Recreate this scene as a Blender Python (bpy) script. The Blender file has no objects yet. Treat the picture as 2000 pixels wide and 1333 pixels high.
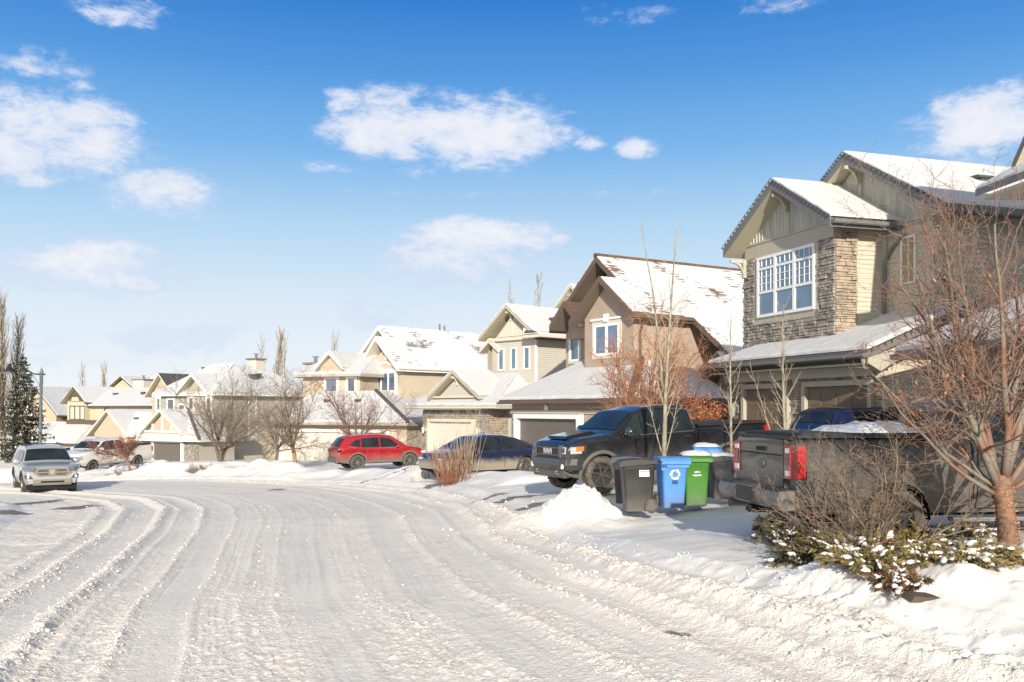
import bpy, math, random
import numpy as np
from mathutils import Vector, Matrix
R = math.radians
SC = bpy.context.scene
COL = SC.collection

# ------------------------------------------------------------------ camera, sky, sun, exposure
FOC = 1850.0            # focal length in photo pixels (photo 2000 wide)
HOR = 800.0             # horizon row in the photo
CAMZ = 2.2
cd = bpy.data.cameras.new('camera'); cam = bpy.data.objects.new('camera', cd); COL.objects.link(cam)
cam.location = (0, 0, CAMZ); cam.rotation_euler = (R(90), 0, 0)
cd.sensor_width = 36.0; cd.lens = 36.0*FOC/2000.0; cd.shift_y = (HOR-666.5)/2000.0
cd.clip_start = 0.05; cd.clip_end = 3000
SC.camera = cam
SUN_EL, SUN_AZ = 17.5, 2.0          # elevation; degrees to the right of straight behind the camera
sd = Vector((math.sin(R(SUN_AZ))*math.cos(R(SUN_EL)), -math.cos(R(SUN_AZ))*math.cos(R(SUN_EL)), math.sin(R(SUN_EL))))
sl = bpy.data.lights.new('sun', 'SUN'); sl.energy = 4.7; sl.angle = R(0.5); sl.color = (1.0, 0.92, 0.80)
so = bpy.data.objects.new('sun', sl); COL.objects.link(so)
so.rotation_euler = (-sd).to_track_quat('-Z', 'Y').to_euler()
SC.view_settings.view_transform = 'Standard'; SC.view_settings.look = 'None'
EXPO = .36; BGS = .15
SC.view_settings.exposure = EXPO; SC.view_settings.gamma = 1.0

W = bpy.data.worlds.new('World'); SC.world = W; W.use_nodes = True
nt = W.node_tree; nt.nodes.clear()
def N(t, typ, **kw):
    n = t.nodes.new(typ)
    for k, v in kw.items():
        if k.startswith('i_'):
            n.inputs[int(k[2:])].default_value = v
        else: setattr(n, k, v)
    return n
def L(t, a, b): t.links.new(a, b)
def M_(t, op, a, b=None, c=None, clamp=False):
    n = t.nodes.new('ShaderNodeMath'); n.operation = op; n.use_clamp = clamp
    for i, v in enumerate((a, b, c)):
        if v is None: continue
        if isinstance(v, (int, float)): n.inputs[i].default_value = v
        else: t.links.new(v, n.inputs[i])
    return n.outputs[0]
sky = N(nt, 'ShaderNodeTexSky', sky_type='NISHITA', sun_disc=False)
sky.sun_elevation = R(SUN_EL); sky.sun_rotation = math.atan2(sd.x, sd.y)
sky.air_density = 1.0; sky.dust_density = 0.25; sky.ozone_density = 2.2; sky.altitude = 1100
tc = N(nt, 'ShaderNodeTexCoord'); sp = N(nt, 'ShaderNodeSeparateXYZ'); L(nt, tc.outputs['Generated'], sp.inputs[0])
az = M_(nt, 'ARCTAN2', sp.outputs[0], sp.outputs[1])
el = M_(nt, 'ARCSINE', sp.outputs[2])
# opposite the sun the clear winter air grades from pale at the horizon to deep blue
KS = 1/(BGS*2**EXPO)
grade = N(nt, 'ShaderNodeValToRGB'); L(nt, M_(nt, 'MULTIPLY', el, 1/R(60), clamp=True), grade.inputs[0])
ce = grade.color_ramp.elements
STOPS = [(0.0,(.89,.92,.94)),(1.5,(.87,.915,.95)),(6.2,(.71,.83,.94)),(10.7,(.47,.69,.90)),(15.1,(.215,.48,.85)),(19.4,(.095,.33,.75)),(23.4,(.036,.22,.64)),(32,(.05,.20,.52)),(60,(.17,.28,.46))]
ce[0].position = 0; ce[0].color = (*STOPS[0][1], 1); ce[1].position = 1; ce[1].color = (*STOPS[-1][1], 1)
for e_, c_ in STOPS[1:-1]: q_ = ce.new(e_/60); q_.color = (*c_, 1)
gs = N(nt, 'ShaderNodeMix', data_type='RGBA', blend_type='MULTIPLY'); gs.inputs[0].default_value = 1.0; L(nt, grade.outputs[0], gs.inputs[6]); gs.inputs[7].default_value = (KS, KS, KS, 1)
fr_ = N(nt, 'ShaderNodeMapRange', interpolation_type='SMOOTHSTEP'); L(nt, sp.outputs[1], fr_.inputs[0]); fr_.inputs[1].default_value = -.15; fr_.inputs[2].default_value = .45; fr_.inputs[3].default_value = 0; fr_.inputs[4].default_value = 1.0
hs = N(nt, 'ShaderNodeHueSaturation'); hs.inputs['Saturation'].default_value = .30; L(nt, sky.outputs[0], hs.inputs['Color'])
mg = N(nt, 'ShaderNodeMix', data_type='RGBA'); L(nt, fr_.outputs[0], mg.inputs[0]); L(nt, hs.outputs[0], mg.inputs[6]); L(nt, gs.outputs[2], mg.inputs[7])
# clouds: patches of the sky given by azimuth / elevation, broken up with noise
CL = [(70,262,235,92,1.15),(165,300,120,60,.8),(330,380,165,46,1.05),(765,250,150,72,1.0),(880,262,230,72,1.15),(1010,235,90,52,.8),(195,522,215,60,1.1),
      (950,462,160,42,1.05),(900,520,200,56,.95),(75,124,95,36,.8),(240,22,100,34,.8),(1925,250,170,85,1.15),(1225,22,110,24,.75),
      (1515,6,90,24,.6),(1245,287,48,24,.8),(1152,281,34,15,.8),(1090,467,30,13,.9),(760,610,120,38,.8),(390,668,170,36,.75),
      (640,325,60,16,.55),(1130,155,34,16,.45),(700,185,70,12,.6),(560,480,200,12,.35),(65,350,40,24,.8),(90,474,30,14,.6),(1110,222,30,8,.6),(1240,250,22,8,.5),
      (20,180,30,10,.5),(560,395,260,10,.3),(20,690,260,40,.35),(880,330,190,26,.6),(640,262,40,22,.5),(1050,290,50,24,.5),(480,410,110,12,.4),(150,170,40,14,.6),(1000,380,420,9,.35),(1500,640,200,60,.4)]
def nz(scale, det, rough, sx, sz, off):
    cv = N(nt, 'ShaderNodeCombineXYZ'); L(nt, M_(nt, 'MULTIPLY', az, sx), cv.inputs[0]); L(nt, M_(nt, 'MULTIPLY', el, sz), cv.inputs[1]); cv.inputs[2].default_value = off
    n = N(nt, 'ShaderNodeTexNoise'); n.inputs['Scale'].default_value = scale; n.inputs['Detail'].default_value = det; n.inputs['Roughness'].default_value = rough
    n.inputs['Distortion'].default_value = 0.25
    L(nt, cv.outputs[0], n.inputs['Vector']); return n.outputs[0]
n1 = nz(9.0, 9, .62, 1.0, 2.1, 3.1); n2 = nz(38.0, 9, .68, .85, 1.7, 7.7)
tot = None
for (px, py, rx, ry, s) in CL:
    u = (px-1000)/FOC; v = (HOR-py)/FOC
    a0 = math.atan(u); e0 = math.atan(v/math.sqrt(1+u*u)); k = 1/(1+u*u)
    rx_, ry_ = rx/FOC*k, ry/FOC*math.sqrt(k)
    dx = M_(nt, 'MULTIPLY', M_(nt, 'SUBTRACT', az, a0), 1/rx_); dy = M_(nt, 'MULTIPLY', M_(nt, 'SUBTRACT', el, e0), 1/ry_)
    r2 = M_(nt, 'ADD', M_(nt, 'MULTIPLY', dx, dx), M_(nt, 'MULTIPLY', dy, dy))
    f = M_(nt, 'MULTIPLY', M_(nt, 'SUBTRACT', 1.0, M_(nt, 'MULTIPLY', r2, .62), clamp=True), s)
    tot = f if tot is None else M_(nt, 'MAXIMUM', tot, f)
d1 = M_(nt, 'ADD', tot, M_(nt, 'MULTIPLY', M_(nt, 'SUBTRACT', n1, .5), 2.5))
d1 = M_(nt, 'ADD', d1, M_(nt, 'MULTIPLY', M_(nt, 'SUBTRACT', n2, .5), 1.9))
mr = N(nt, 'ShaderNodeMapRange', interpolation_type='SMOOTHSTEP'); L(nt, d1, mr.inputs[0]); mr.inputs[1].default_value = .24; mr.inputs[2].default_value = 1.02
cm = M_(nt, 'MULTIPLY', mr.outputs[0], M_(nt, 'GREATER_THAN', tot, 0.001))
soft = M_(nt, 'MULTIPLY', cm, M_(nt, 'MULTIPLY', tot, 2.2, clamp=True))
KC = .98*KS
cr = N(nt, 'ShaderNodeMix', data_type='RGBA'); L(nt, M_(nt, 'MULTIPLY', M_(nt, 'SUBTRACT', d1, .5), 1.1, clamp=True), cr.inputs[0])
cr.inputs[6].default_value = (.62*KC, .73*KC, .94*KC, 1); cr.inputs[7].default_value = (.93*KC, .93*KC, .97*KC, 1)
mx = N(nt, 'ShaderNodeMix', data_type='RGBA'); L(nt, M_(nt, 'MULTIPLY', soft, .93), mx.inputs[0]); L(nt, mg.outputs[2], mx.inputs[6]); L(nt, cr.outputs[2], mx.inputs[7])
bg = N(nt, 'ShaderNodeBackground'); bg.inputs[1].default_value = BGS; L(nt, mx.outputs[2], bg.inputs[0])
wo = N(nt, 'ShaderNodeOutputWorld'); L(nt, bg.outputs[0], wo.inputs[0])

# ------------------------------------------------------------------ materials
MATS = {}
def mat(name, col=(.5,.5,.5), rough=.6, metal=0.0, spec=.5, var=0.0, vscale=3.0, col2=None, stretch=(1,1,1), bump=0.0, bscale=20.0, bst=(1,1,1),
        emis=None, alpha=None, trans=0.0, ior=1.45, coat=0.0, band=None, dirt=None, detail=5, vlo=.35, vhi=.65):
    if name in MATS: return MATS[name]
    m = bpy.data.materials.new(name); m.use_nodes = True; t = m.node_tree; b = t.nodes['Principled BSDF']
    b.inputs['Base Color'].default_value = (*col, 1); b.inputs['Roughness'].default_value = rough; b.inputs['Metallic'].default_value = metal
    b.inputs['Specular IOR Level'].default_value = spec; b.inputs['IOR'].default_value = ior
    b.inputs['Transmission Weight'].default_value = trans; b.inputs['Coat Weight'].default_value = coat
    tcn = N(t, 'ShaderNodeTexCoord'); src = tcn.outputs['Object']
    out = None
    if var > 0 or col2:
        mp = N(t, 'ShaderNodeMapping'); mp.inputs['Scale'].default_value = stretch; L(t, src, mp.inputs[0])
        n = N(t, 'ShaderNodeTexNoise'); n.inputs['Scale'].default_value = vscale; n.inputs['Detail'].default_value = detail; n.inputs['Roughness'].default_value = .6
        L(t, mp.outputs[0], n.inputs['Vector'])
        r = N(t, 'ShaderNodeMapRange'); L(t, n.outputs[0], r.inputs[0]); r.inputs[1].default_value = vlo; r.inputs[2].default_value = vhi
        x = N(t, 'ShaderNodeMix', data_type='RGBA'); L(t, r.outputs[0], x.inputs[0])
        c2 = col2 if col2 else tuple(c*(1-var) for c in col)
        x.inputs[6].default_value = (*col, 1); x.inputs[7].default_value = (*c2, 1); out = x.outputs[2]
    if dirt:      # road salt and mud, heavier towards the sills
        zc, zw, dc, amt = dirt
        s3 = N(t, 'ShaderNodeSeparateXYZ'); L(t, src, s3.inputs[0])
        n = N(t, 'ShaderNodeTexNoise'); n.inputs['Scale'].default_value = 2.2; n.inputs['Detail'].default_value = 8; n.inputs['Roughness'].default_value = .65; L(t, src, n.inputs['Vector'])
        zz = M_(t, 'ADD', s3.outputs[2], M_(t, 'MULTIPLY', M_(t, 'SUBTRACT', n.outputs[0], .5), min(1.1, zw*2.4)))
        r = N(t, 'ShaderNodeMapRange', interpolation_type='SMOOTHSTEP'); L(t, zz, r.inputs[0]); r.inputs[1].default_value = zc+zw; r.inputs[2].default_value = zc-zw
        r.inputs[3].default_value = 0; r.inputs[4].default_value = amt
        x = N(t, 'ShaderNodeMix', data_type='RGBA'); L(t, r.outputs[0], x.inputs[0])
        if out: L(t, out, x.inputs[6])
        else: x.inputs[6].default_value = (*col, 1)
        x.inputs[7].default_value = (*dc, 1); out = x.outputs[2]
        q = N(t, 'ShaderNodeMapRange'); L(t, r.outputs[0], q.inputs[0]); q.inputs[3].default_value = rough; q.inputs[4].default_value = .85
        L(t, q.outputs[0], b.inputs['Roughness'])
        q2 = M_(t, 'SUBTRACT', coat, M_(t, 'MULTIPLY', r.outputs[0], coat)); L(t, q2, b.inputs['Coat Weight'])
    if out: L(t, out, b.inputs['Base Color'])
    h = None
    if band:       # horizontal lap siding: (pitch, depth)
        s3 = N(t, 'ShaderNodeSeparateXYZ'); L(t, src, s3.inputs[0])
        fr = M_(t, 'FRACT', M_(t, 'MULTIPLY', s3.outputs[2], 1/band[0]))
        h = M_(t, 'MULTIPLY', M_(t, 'SUBTRACT', 1.0, fr), band[1])
    if bump > 0:
        mp = N(t, 'ShaderNodeMapping'); mp.inputs['Scale'].default_value = bst; L(t, src, mp.inputs[0])
        n = N(t, 'ShaderNodeTexNoise'); n.inputs['Scale'].default_value = bscale; n.inputs['Detail'].default_value = 6; L(t, mp.outputs[0], n.inputs['Vector'])
        hb = M_(t, 'MULTIPLY', n.outputs[0], bump)
        h = hb if h is None else M_(t, 'ADD', h, hb)
    if h is not None:
        bn = N(t, 'ShaderNodeBump'); bn.inputs['Distance'].default_value = 1.0; L(t, h, bn.inputs['Height']); L(t, bn.outputs[0], b.inputs['Normal'])
    if emis:
        b.inputs['Emission Color'].default_value = (*emis[0], 1); b.inputs['Emission Strength'].default_value = emis[1]
    MATS[name] = m; return m

def roof_snow_mat(name, shingle, scale, thr, wid, rows=.14):
    """Thin snow on shingles, shingle courses showing through where a noise field is high."""
    if name in MATS: return MATS[name]
    m = mat(name, (.63,.622,.61), .75, bump=.02, bscale=6); t = m.node_tree; b = t.nodes['Principled BSDF']
    g = N(t, 'ShaderNodeTexCoord')
    n = N(t, 'ShaderNodeTexNoise'); n.inputs['Scale'].default_value = scale; n.inputs['Detail'].default_value = 3; L(t, g.outputs['Object'], n.inputs['Vector'])
    mp = N(t, 'ShaderNodeMapping'); mp.inputs['Scale'].default_value = (2.4, 2.4, 9.0); L(t, g.outputs['Object'], mp.inputs[0])
    n3 = N(t, 'ShaderNodeTexNoise'); n3.inputs['Scale'].default_value = 1.0; n3.inputs['Detail'].default_value = 4; L(t, mp.outputs[0], n3.inputs['Vector'])
    s3 = N(t, 'ShaderNodeSeparateXYZ'); L(t, g.outputs['Object'], s3.inputs[0])
    fr = M_(t, 'FRACT', M_(t, 'MULTIPLY', s3.outputs[2], 1/rows))
    v = M_(t, 'ADD', n.outputs[0], M_(t, 'MULTIPLY', M_(t, 'SUBTRACT', n3.outputs[0], .5), .55))
    v = M_(t, 'ADD', v, M_(t, 'MULTIPLY', M_(t, 'SUBTRACT', fr, .5), .13))
    r = N(t, 'ShaderNodeMapRange'); L(t, v, r.inputs[0]); r.inputs[1].default_value = thr; r.inputs[2].default_value = thr+wid
    x = N(t, 'ShaderNodeMix', data_type='RGBA'); L(t, r.outputs[0], x.inputs[0]); x.inputs[6].default_value = (.63,.622,.61,1); x.inputs[7].default_value = (*shingle, 1)
    L(t, x.outputs[2], b.inputs['Base Color'])
    return m

SNOW = mat('snow', (.78,.77,.75), .8, bump=.03, bscale=7)
GLASS = mat('window_glass', (.035,.06,.09), .04, spec=1.0, ior=1.9, var=.5, vscale=1.3)
GLASSB = mat('window_glass_sky_tint', (.07,.16,.27), .05, spec=1.0, ior=1.8, var=.45, vscale=1.6)  # blue of the reflected sky is put into the pane colour
CARGL = mat('car_glass', (.022,.030,.034), .03, spec=.45, ior=1.45, var=.6, vscale=1.5)
WHITE = mat('white_trim', (.78,.76,.72), .5)
BLACK = mat('black_plastic', (.02,.02,.021), .55)
RUBBER = mat('tyre_rubber', (.04,.037,.033), .85, col2=(.14,.12,.095), vscale=9)
DARK = mat('dark_void', (.01,.01,.011), .9)
CHROME = mat('chrome', (.62,.62,.62), .22, metal=1.0)
BARKG = mat('bark_grey', (.20,.165,.13), .85, col2=(.10,.08,.065), vscale=14, stretch=(1,1,.4), bump=.01, bscale=30)
BARKR = mat('bark_copper', (.34,.15,.07), .55, col2=(.13,.095,.075), vscale=9, stretch=(1,1,2.6), bump=.025, bscale=16, bst=(1,1,3))
TWIGR = mat('twig_red_brown', (.24,.10,.065), .6, col2=(.13,.085,.065), vscale=5)
TWIGG = mat('twig_grey_brown', (.25,.195,.145), .8, col2=(.15,.115,.09), vscale=5)
BARKA = mat('bark_aspen', (.36,.33,.23), .7, col2=(.17,.15,.11), vscale=10, stretch=(1,1,.6))
def dirtpaint(name, col, zc=.55, zw=.35, amt=.75, dc=(.16,.14,.115), rough=.25):
    return mat(name, col, rough, coat=.8, dirt=(zc, zw, dc, amt))

# ------------------------------------------------------------------ mesh helpers
class MB:
    def __init__(s): s.v = []; s.f = []; s.mi = []
    def poly(s, pts, m=0):
        b = len(s.v); s.v += [tuple(p) for p in pts]; s.f.append(tuple(range(b, b+len(pts)))); s.mi.append(m)
    def mesh(s, vs, fs, m=0):
        b = len(s.v); s.v += [tuple(p) for p in vs]
        for f in fs: s.f.append(tuple(b+i for i in f)); s.mi.append(m)
    def box(s, x0, x1, y0, y1, z0, z1, m=0):
        s.mesh([(x0,y0,z0),(x1,y0,z0),(x1,y1,z0),(x0,y1,z0),(x0,y0,z1),(x1,y0,z1),(x1,y1,z1),(x0,y1,z1)],
               [(0,3,2,1),(4,5,6,7),(0,1,5,4),(1,2,6,5),(2,3,7,6),(3,0,4,7)], m)
    def prism(s, poly, axis, c0, c1, m=0):
        """poly: 2D points; axis 'y': (x,z) extruded along y; 'x': (y,z); 'z': (x,y)."""
        def P(p, c): return (p[0], c, p[1]) if axis == 'y' else ((c, p[0], p[1]) if axis == 'x' else (p[0], p[1], c))
        n = len(poly); vs = [P(p, c0) for p in poly]+[P(p, c1) for p in poly]
        s.mesh(vs, [tuple(range(n))[::-1], tuple(range(n, 2*n))]+[(i, (i+1) % n, n+(i+1) % n, n+i) for i in range(n)], m)
    def slab(s, pts, th, mt=0, ms=0, mb=0, up=0.0):
        n = len(pts); vs = [(p[0], p[1], p[2]+up) for p in pts]+[(p[0], p[1], p[2]-th) for p in pts]; b = len(s.v); s.v += vs
        s.f.append(tuple(b+i for i in range(n))); s.mi.append(mt)
        s.f.append(tuple(b+n+i for i in range(n))[::-1]); s.mi.append(mb)
        for i in range(n): s.f.append((b+i, b+n+i, b+n+(i+1) % n, b+(i+1) % n)); s.mi.append(ms)
    def tube(s, pts, rad, n=5, m=0, cap=True):
        pts = [Vector(p) for p in pts]; k = len(pts)
        if k < 2: return
        b = len(s.v); ref = None
        for i, p in enumerate(pts):
            d = (pts[min(i+1, k-1)]-pts[max(i-1, 0)])
            if d.length < 1e-9: d = Vector((0, 0, 1))
            d.normalize()
            if ref is None: ref = Vector((0, 0, 1)) if abs(d.z) < .9 else Vector((1, 0, 0))
            u = d.cross(ref)
            if u.length < 1e-6: u = d.cross(Vector((0, 1, .3)))
            u.normalize(); w = d.cross(u); ref = -w if False else ref
            r = rad[i] if hasattr(rad, '__len__') else rad
            for j in range(n):
                a = 2*math.pi*j/n; q = p+(u*math.cos(a)+w*math.sin(a))*r; s.v.append((q.x, q.y, q.z))
        for i in range(k-1):
            for j in range(n):
                s.f.append((b+i*n+j, b+i*n+(j+1) % n, b+(i+1)*n+(j+1) % n, b+(i+1)*n+j)); s.mi.append(m)
        if cap:
            s.f.append(tuple(b+j for j in range(n))[::-1]); s.mi.append(m)
            s.f.append(tuple(b+(k-1)*n+j for j in range(n))); s.mi.append(m)
    def lathe(s, prof, n=24, axis='y', c=(0,0,0), m=0):
        """prof: (radius, along) pairs."""
        b = len(s.v)
        for (r, h) in prof:
            for j in range(n):
                a = 2*math.pi*j/n; x, y = r*math.cos(a), r*math.sin(a)
                s.v.append((c[0]+x, c[1]+h, c[2]+y) if axis == 'y' else (c[0]+x, c[1]+y, c[2]+h) if axis == 'z' else (c[0]+h, c[1]+x, c[2]+y))
        for i in range(len(prof)-1):
            for j in range(n):
                s.f.append((b+i*n+j, b+i*n+(j+1) % n, b+(i+1)*n+(j+1) % n, b+(i+1)*n+j)); s.mi.append(m)
    def build(s, name, mats, parent=None, smooth=False, loc=None, rotz=0):
        me = bpy.data.meshes.new(name); me.from_pydata(s.v, [], s.f)
        if not isinstance(mats, (list, tuple)): mats = [mats]
        for m in mats: me.materials.append(m)
        if len(mats) > 1: me.polygons.foreach_set('material_index', s.mi)
        if smooth: me.polygons.foreach_set('use_smooth', [True]*len(me.polygons))
        me.update(); o = bpy.data.objects.new(name, me); COL.objects.link(o)
        if parent is not None: o.parent = parent
        if loc is not None: o.location = loc
        o.rotation_euler.z = rotz if parent is None or rotz else 0
        return o
def fix_normals(o):
    import bmesh
    bm = bmesh.new(); bm.from_mesh(o.data); bmesh.ops.recalc_face_normals(bm, faces=bm.faces); bm.to_mesh(o.data); bm.free()
def thing(name, label, cat, loc=(0,0,0), rotz=0, group=None):
    o = bpy.data.objects.new(name, None); COL.objects.link(o); o.location = loc; o.rotation_euler = (0, 0, rotz); o.empty_display_size = .2
    o['label'] = label; o['category'] = cat
    if group: o['group'] = group
    return o
def tag(o, label=None, cat=None, group=None, kind=None):
    for k, v in (('label', label), ('category', cat), ('group', group), ('kind', kind)):
        if v: o[k] = v
    return o
def at(px, py, d): return Vector(((px-1000)*d/FOC, d, CAMZ-(py-HOR)*d/FOC))

# ------------------------------------------------------------------ terrain
def hash2(ix, iy, seed):
    h = (ix.astype(np.int64)*374761393+iy.astype(np.int64)*668265263+seed*2147483647) & 0xFFFFFFFF
    h = ((h ^ (h >> 13))*1274126177) & 0xFFFFFFFF; h = h ^ (h >> 16)
    return (h & 0xFFFFFF)/float(0xFFFFFF)
def vnoise(x, y, seed=0):
    x0 = np.floor(x); y0 = np.floor(y); fx = x-x0; fy = y-y0; fx = fx*fx*(3-2*fx); fy = fy*fy*(3-2*fy)
    a = hash2(x0, y0, seed); b = hash2(x0+1, y0, seed); c = hash2(x0, y0+1, seed); d = hash2(x0+1, y0+1, seed)
    return (a*(1-fx)+b*fx)*(1-fy)+(c*(1-fx)+d*fx)*fy
def fbm(x, y, seed=0, octv=4, gain=.5):
    s = np.zeros_like(x); a = 1.0; t = 0
    for i in range(octv):
        s += a*vnoise(x*2**i+17.3*i, y*2**i+9.1*i, seed+i); t += a; a *= gain
    return s/t-.5
RC = np.array([(7.2,1),(5.7,5),(3.7,8),(1.8,12),(.8,17),(.1,22),(-1,27),(-2.6,32),(-5.8,38),(-10,42.5),(-16,46.3),(-25,49.5),(-45,54),(-80,60)], float)   # right kerb
LC = np.array([(-5.9,1),(-6.2,4),(-6.9,8),(-7.8,12),(-9.3,17),(-11.2,22),(-13.6,26),(-17,30),(-21,33),(-26,35.5),(-32,38),(-40,40.5),(-55,45),(-85,50)], float)   # left kerb
def seg_dist(P, Q, X, Y):
    """signed distance (positive on the right) and arclength to the polyline"""
    best = np.full(X.shape, 1e9); sg = np.zeros(X.shape); al = np.zeros(X.shape); acc = 0
    for i in range(len(P)-1):
        ax, ay = P[i]; bx, by = P[i+1]; dx, dy = bx-ax, by-ay; l = math.hypot(dx, dy)
        t = np.clip(((X-ax)*dx+(Y-ay)*dy)/(l*l), 0, 1); qx, qy = ax+t*dx, ay+t*dy
        d = np.hypot(X-qx, Y-qy); cr = dx*(Y-ay)-dy*(X-ax)
        m = d < best-1e-9; best = np.where(m, d, best); sg = np.where(m, np.sign(-cr), sg); al = np.where(m, acc+t*l, al); acc += l
    return best*sg, al
ZY = [-60, 10, 20, 32, 45, 56, 90, 120, 200, 400]; ZZ = [0, 0, -.20, -.72, -1.2, -1.65, -3.1, -4.5, -6, -8]
CP = [(3.3,12.4,.40),(6.5,12.8,.42),(2.6,18.6,.10),(1.5,18.8,.05),(1.87,22.3,.2),(5.2,24,.42),(7.2,27,.55),(10,25,.6),(5.1,9.7,.66),(4.1,11.0,.78),(3.4,10.9,.42),(4.7,10.6,.76),(3.1,10.0,.28),(3.6,9.0,.26),(4.6,8.6,.36),(2.6,10.2,.2),(6.5,8.5,.5),
      (-1.4,36.3,-.42),(-6.8,48.7,-.92),(1.5,43,-.35),(-4,56,-.75),(-15.6,31.9,-.72),(-23.3,56,-1.65),(-18,56,-1.35),(-13,50,-1.0),(-10,58,-1.15),(-21,72,-1.75),(-28,86,-2.8),(-17,54,-.95),
      (0,10,0),(-3,14,-.04),(-5,24,-.3),(-9,32,-.6),(-14,40,-.95),(3,8,.05),(8,20,.5),(12,14,.5),(14,30,.8),(3,31,.15)]
CPA = np.array(CP, float)
def base_h(X, Y):
    z = np.interp(Y, ZY, ZZ); dR, _ = seg_dist(RC, None, X, Y); dL, _ = seg_dist(LC, None, X, Y)
    sR = np.clip(dR, 0, 14); sL = np.clip(-dL, 0, 14)
    z = z+np.where(dR > 0, .10*np.clip(dR/.35, 0, 1)+.08*sR, 0)+np.where(dL < 0, .08*np.clip(-dL/.35, 0, 1)+.03*sL, 0)
    return z, dR, dL
_bz, _, _ = base_h(CPA[:, 0], CPA[:, 1]); RES = CPA[:, 2]-_bz
def height(X, Y):
    X = np.asarray(X, float); Y = np.asarray(Y, float)
    z, dR, dL = base_h(X, Y); num = np.zeros(X.shape); den = np.full(X.shape, .012)
    for (cx, cy, _), r in zip(CP, RES):
        s2 = (1.6+.06*cy)**2
        w = np.exp(-((X-cx)**2+(Y-cy)**2)/(2*s2))
        num += w*w*r; den += w*w
    return z+num/den, dR, dL
def H(x, y): return float(height(np.array([x]), np.array([y]))[0][0])
def ground_pt(px, py):
    ds = np.geomspace(4, 140, 900); X = (px-1000)*ds/FOC; z = CAMZ-(py-HOR)*ds/FOC; h = height(X, ds)[0]
    k = np.argmax(z < h); return X[k], ds[k]
BARE = []
for (px, py, rx, ry, s) in [(1000,972,95,6,1.0),(1060,984,70,6,.9),(150,992,46,5,1.3),(15,985,50,14,1.4),(20,1000,40,6,1.2),(862,949,45,2.2,1.2),(715,942,58,2.2,1.1),
                            (1325,1238,34,5,.75),(965,968,50,4,.8),(540,957,22,2.5,.7),(250,934,50,2.0,.7),(390,930,34,3,.8),(800,937,40,3,.6),(1110,1000,24,3,.6)]:
    x0, y0 = ground_pt(px, py); x1, y1 = ground_pt(px, py+ry); BARE.append((x0, y0, rx*y0/FOC, max(abs(y1-y0), .12), s))
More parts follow.
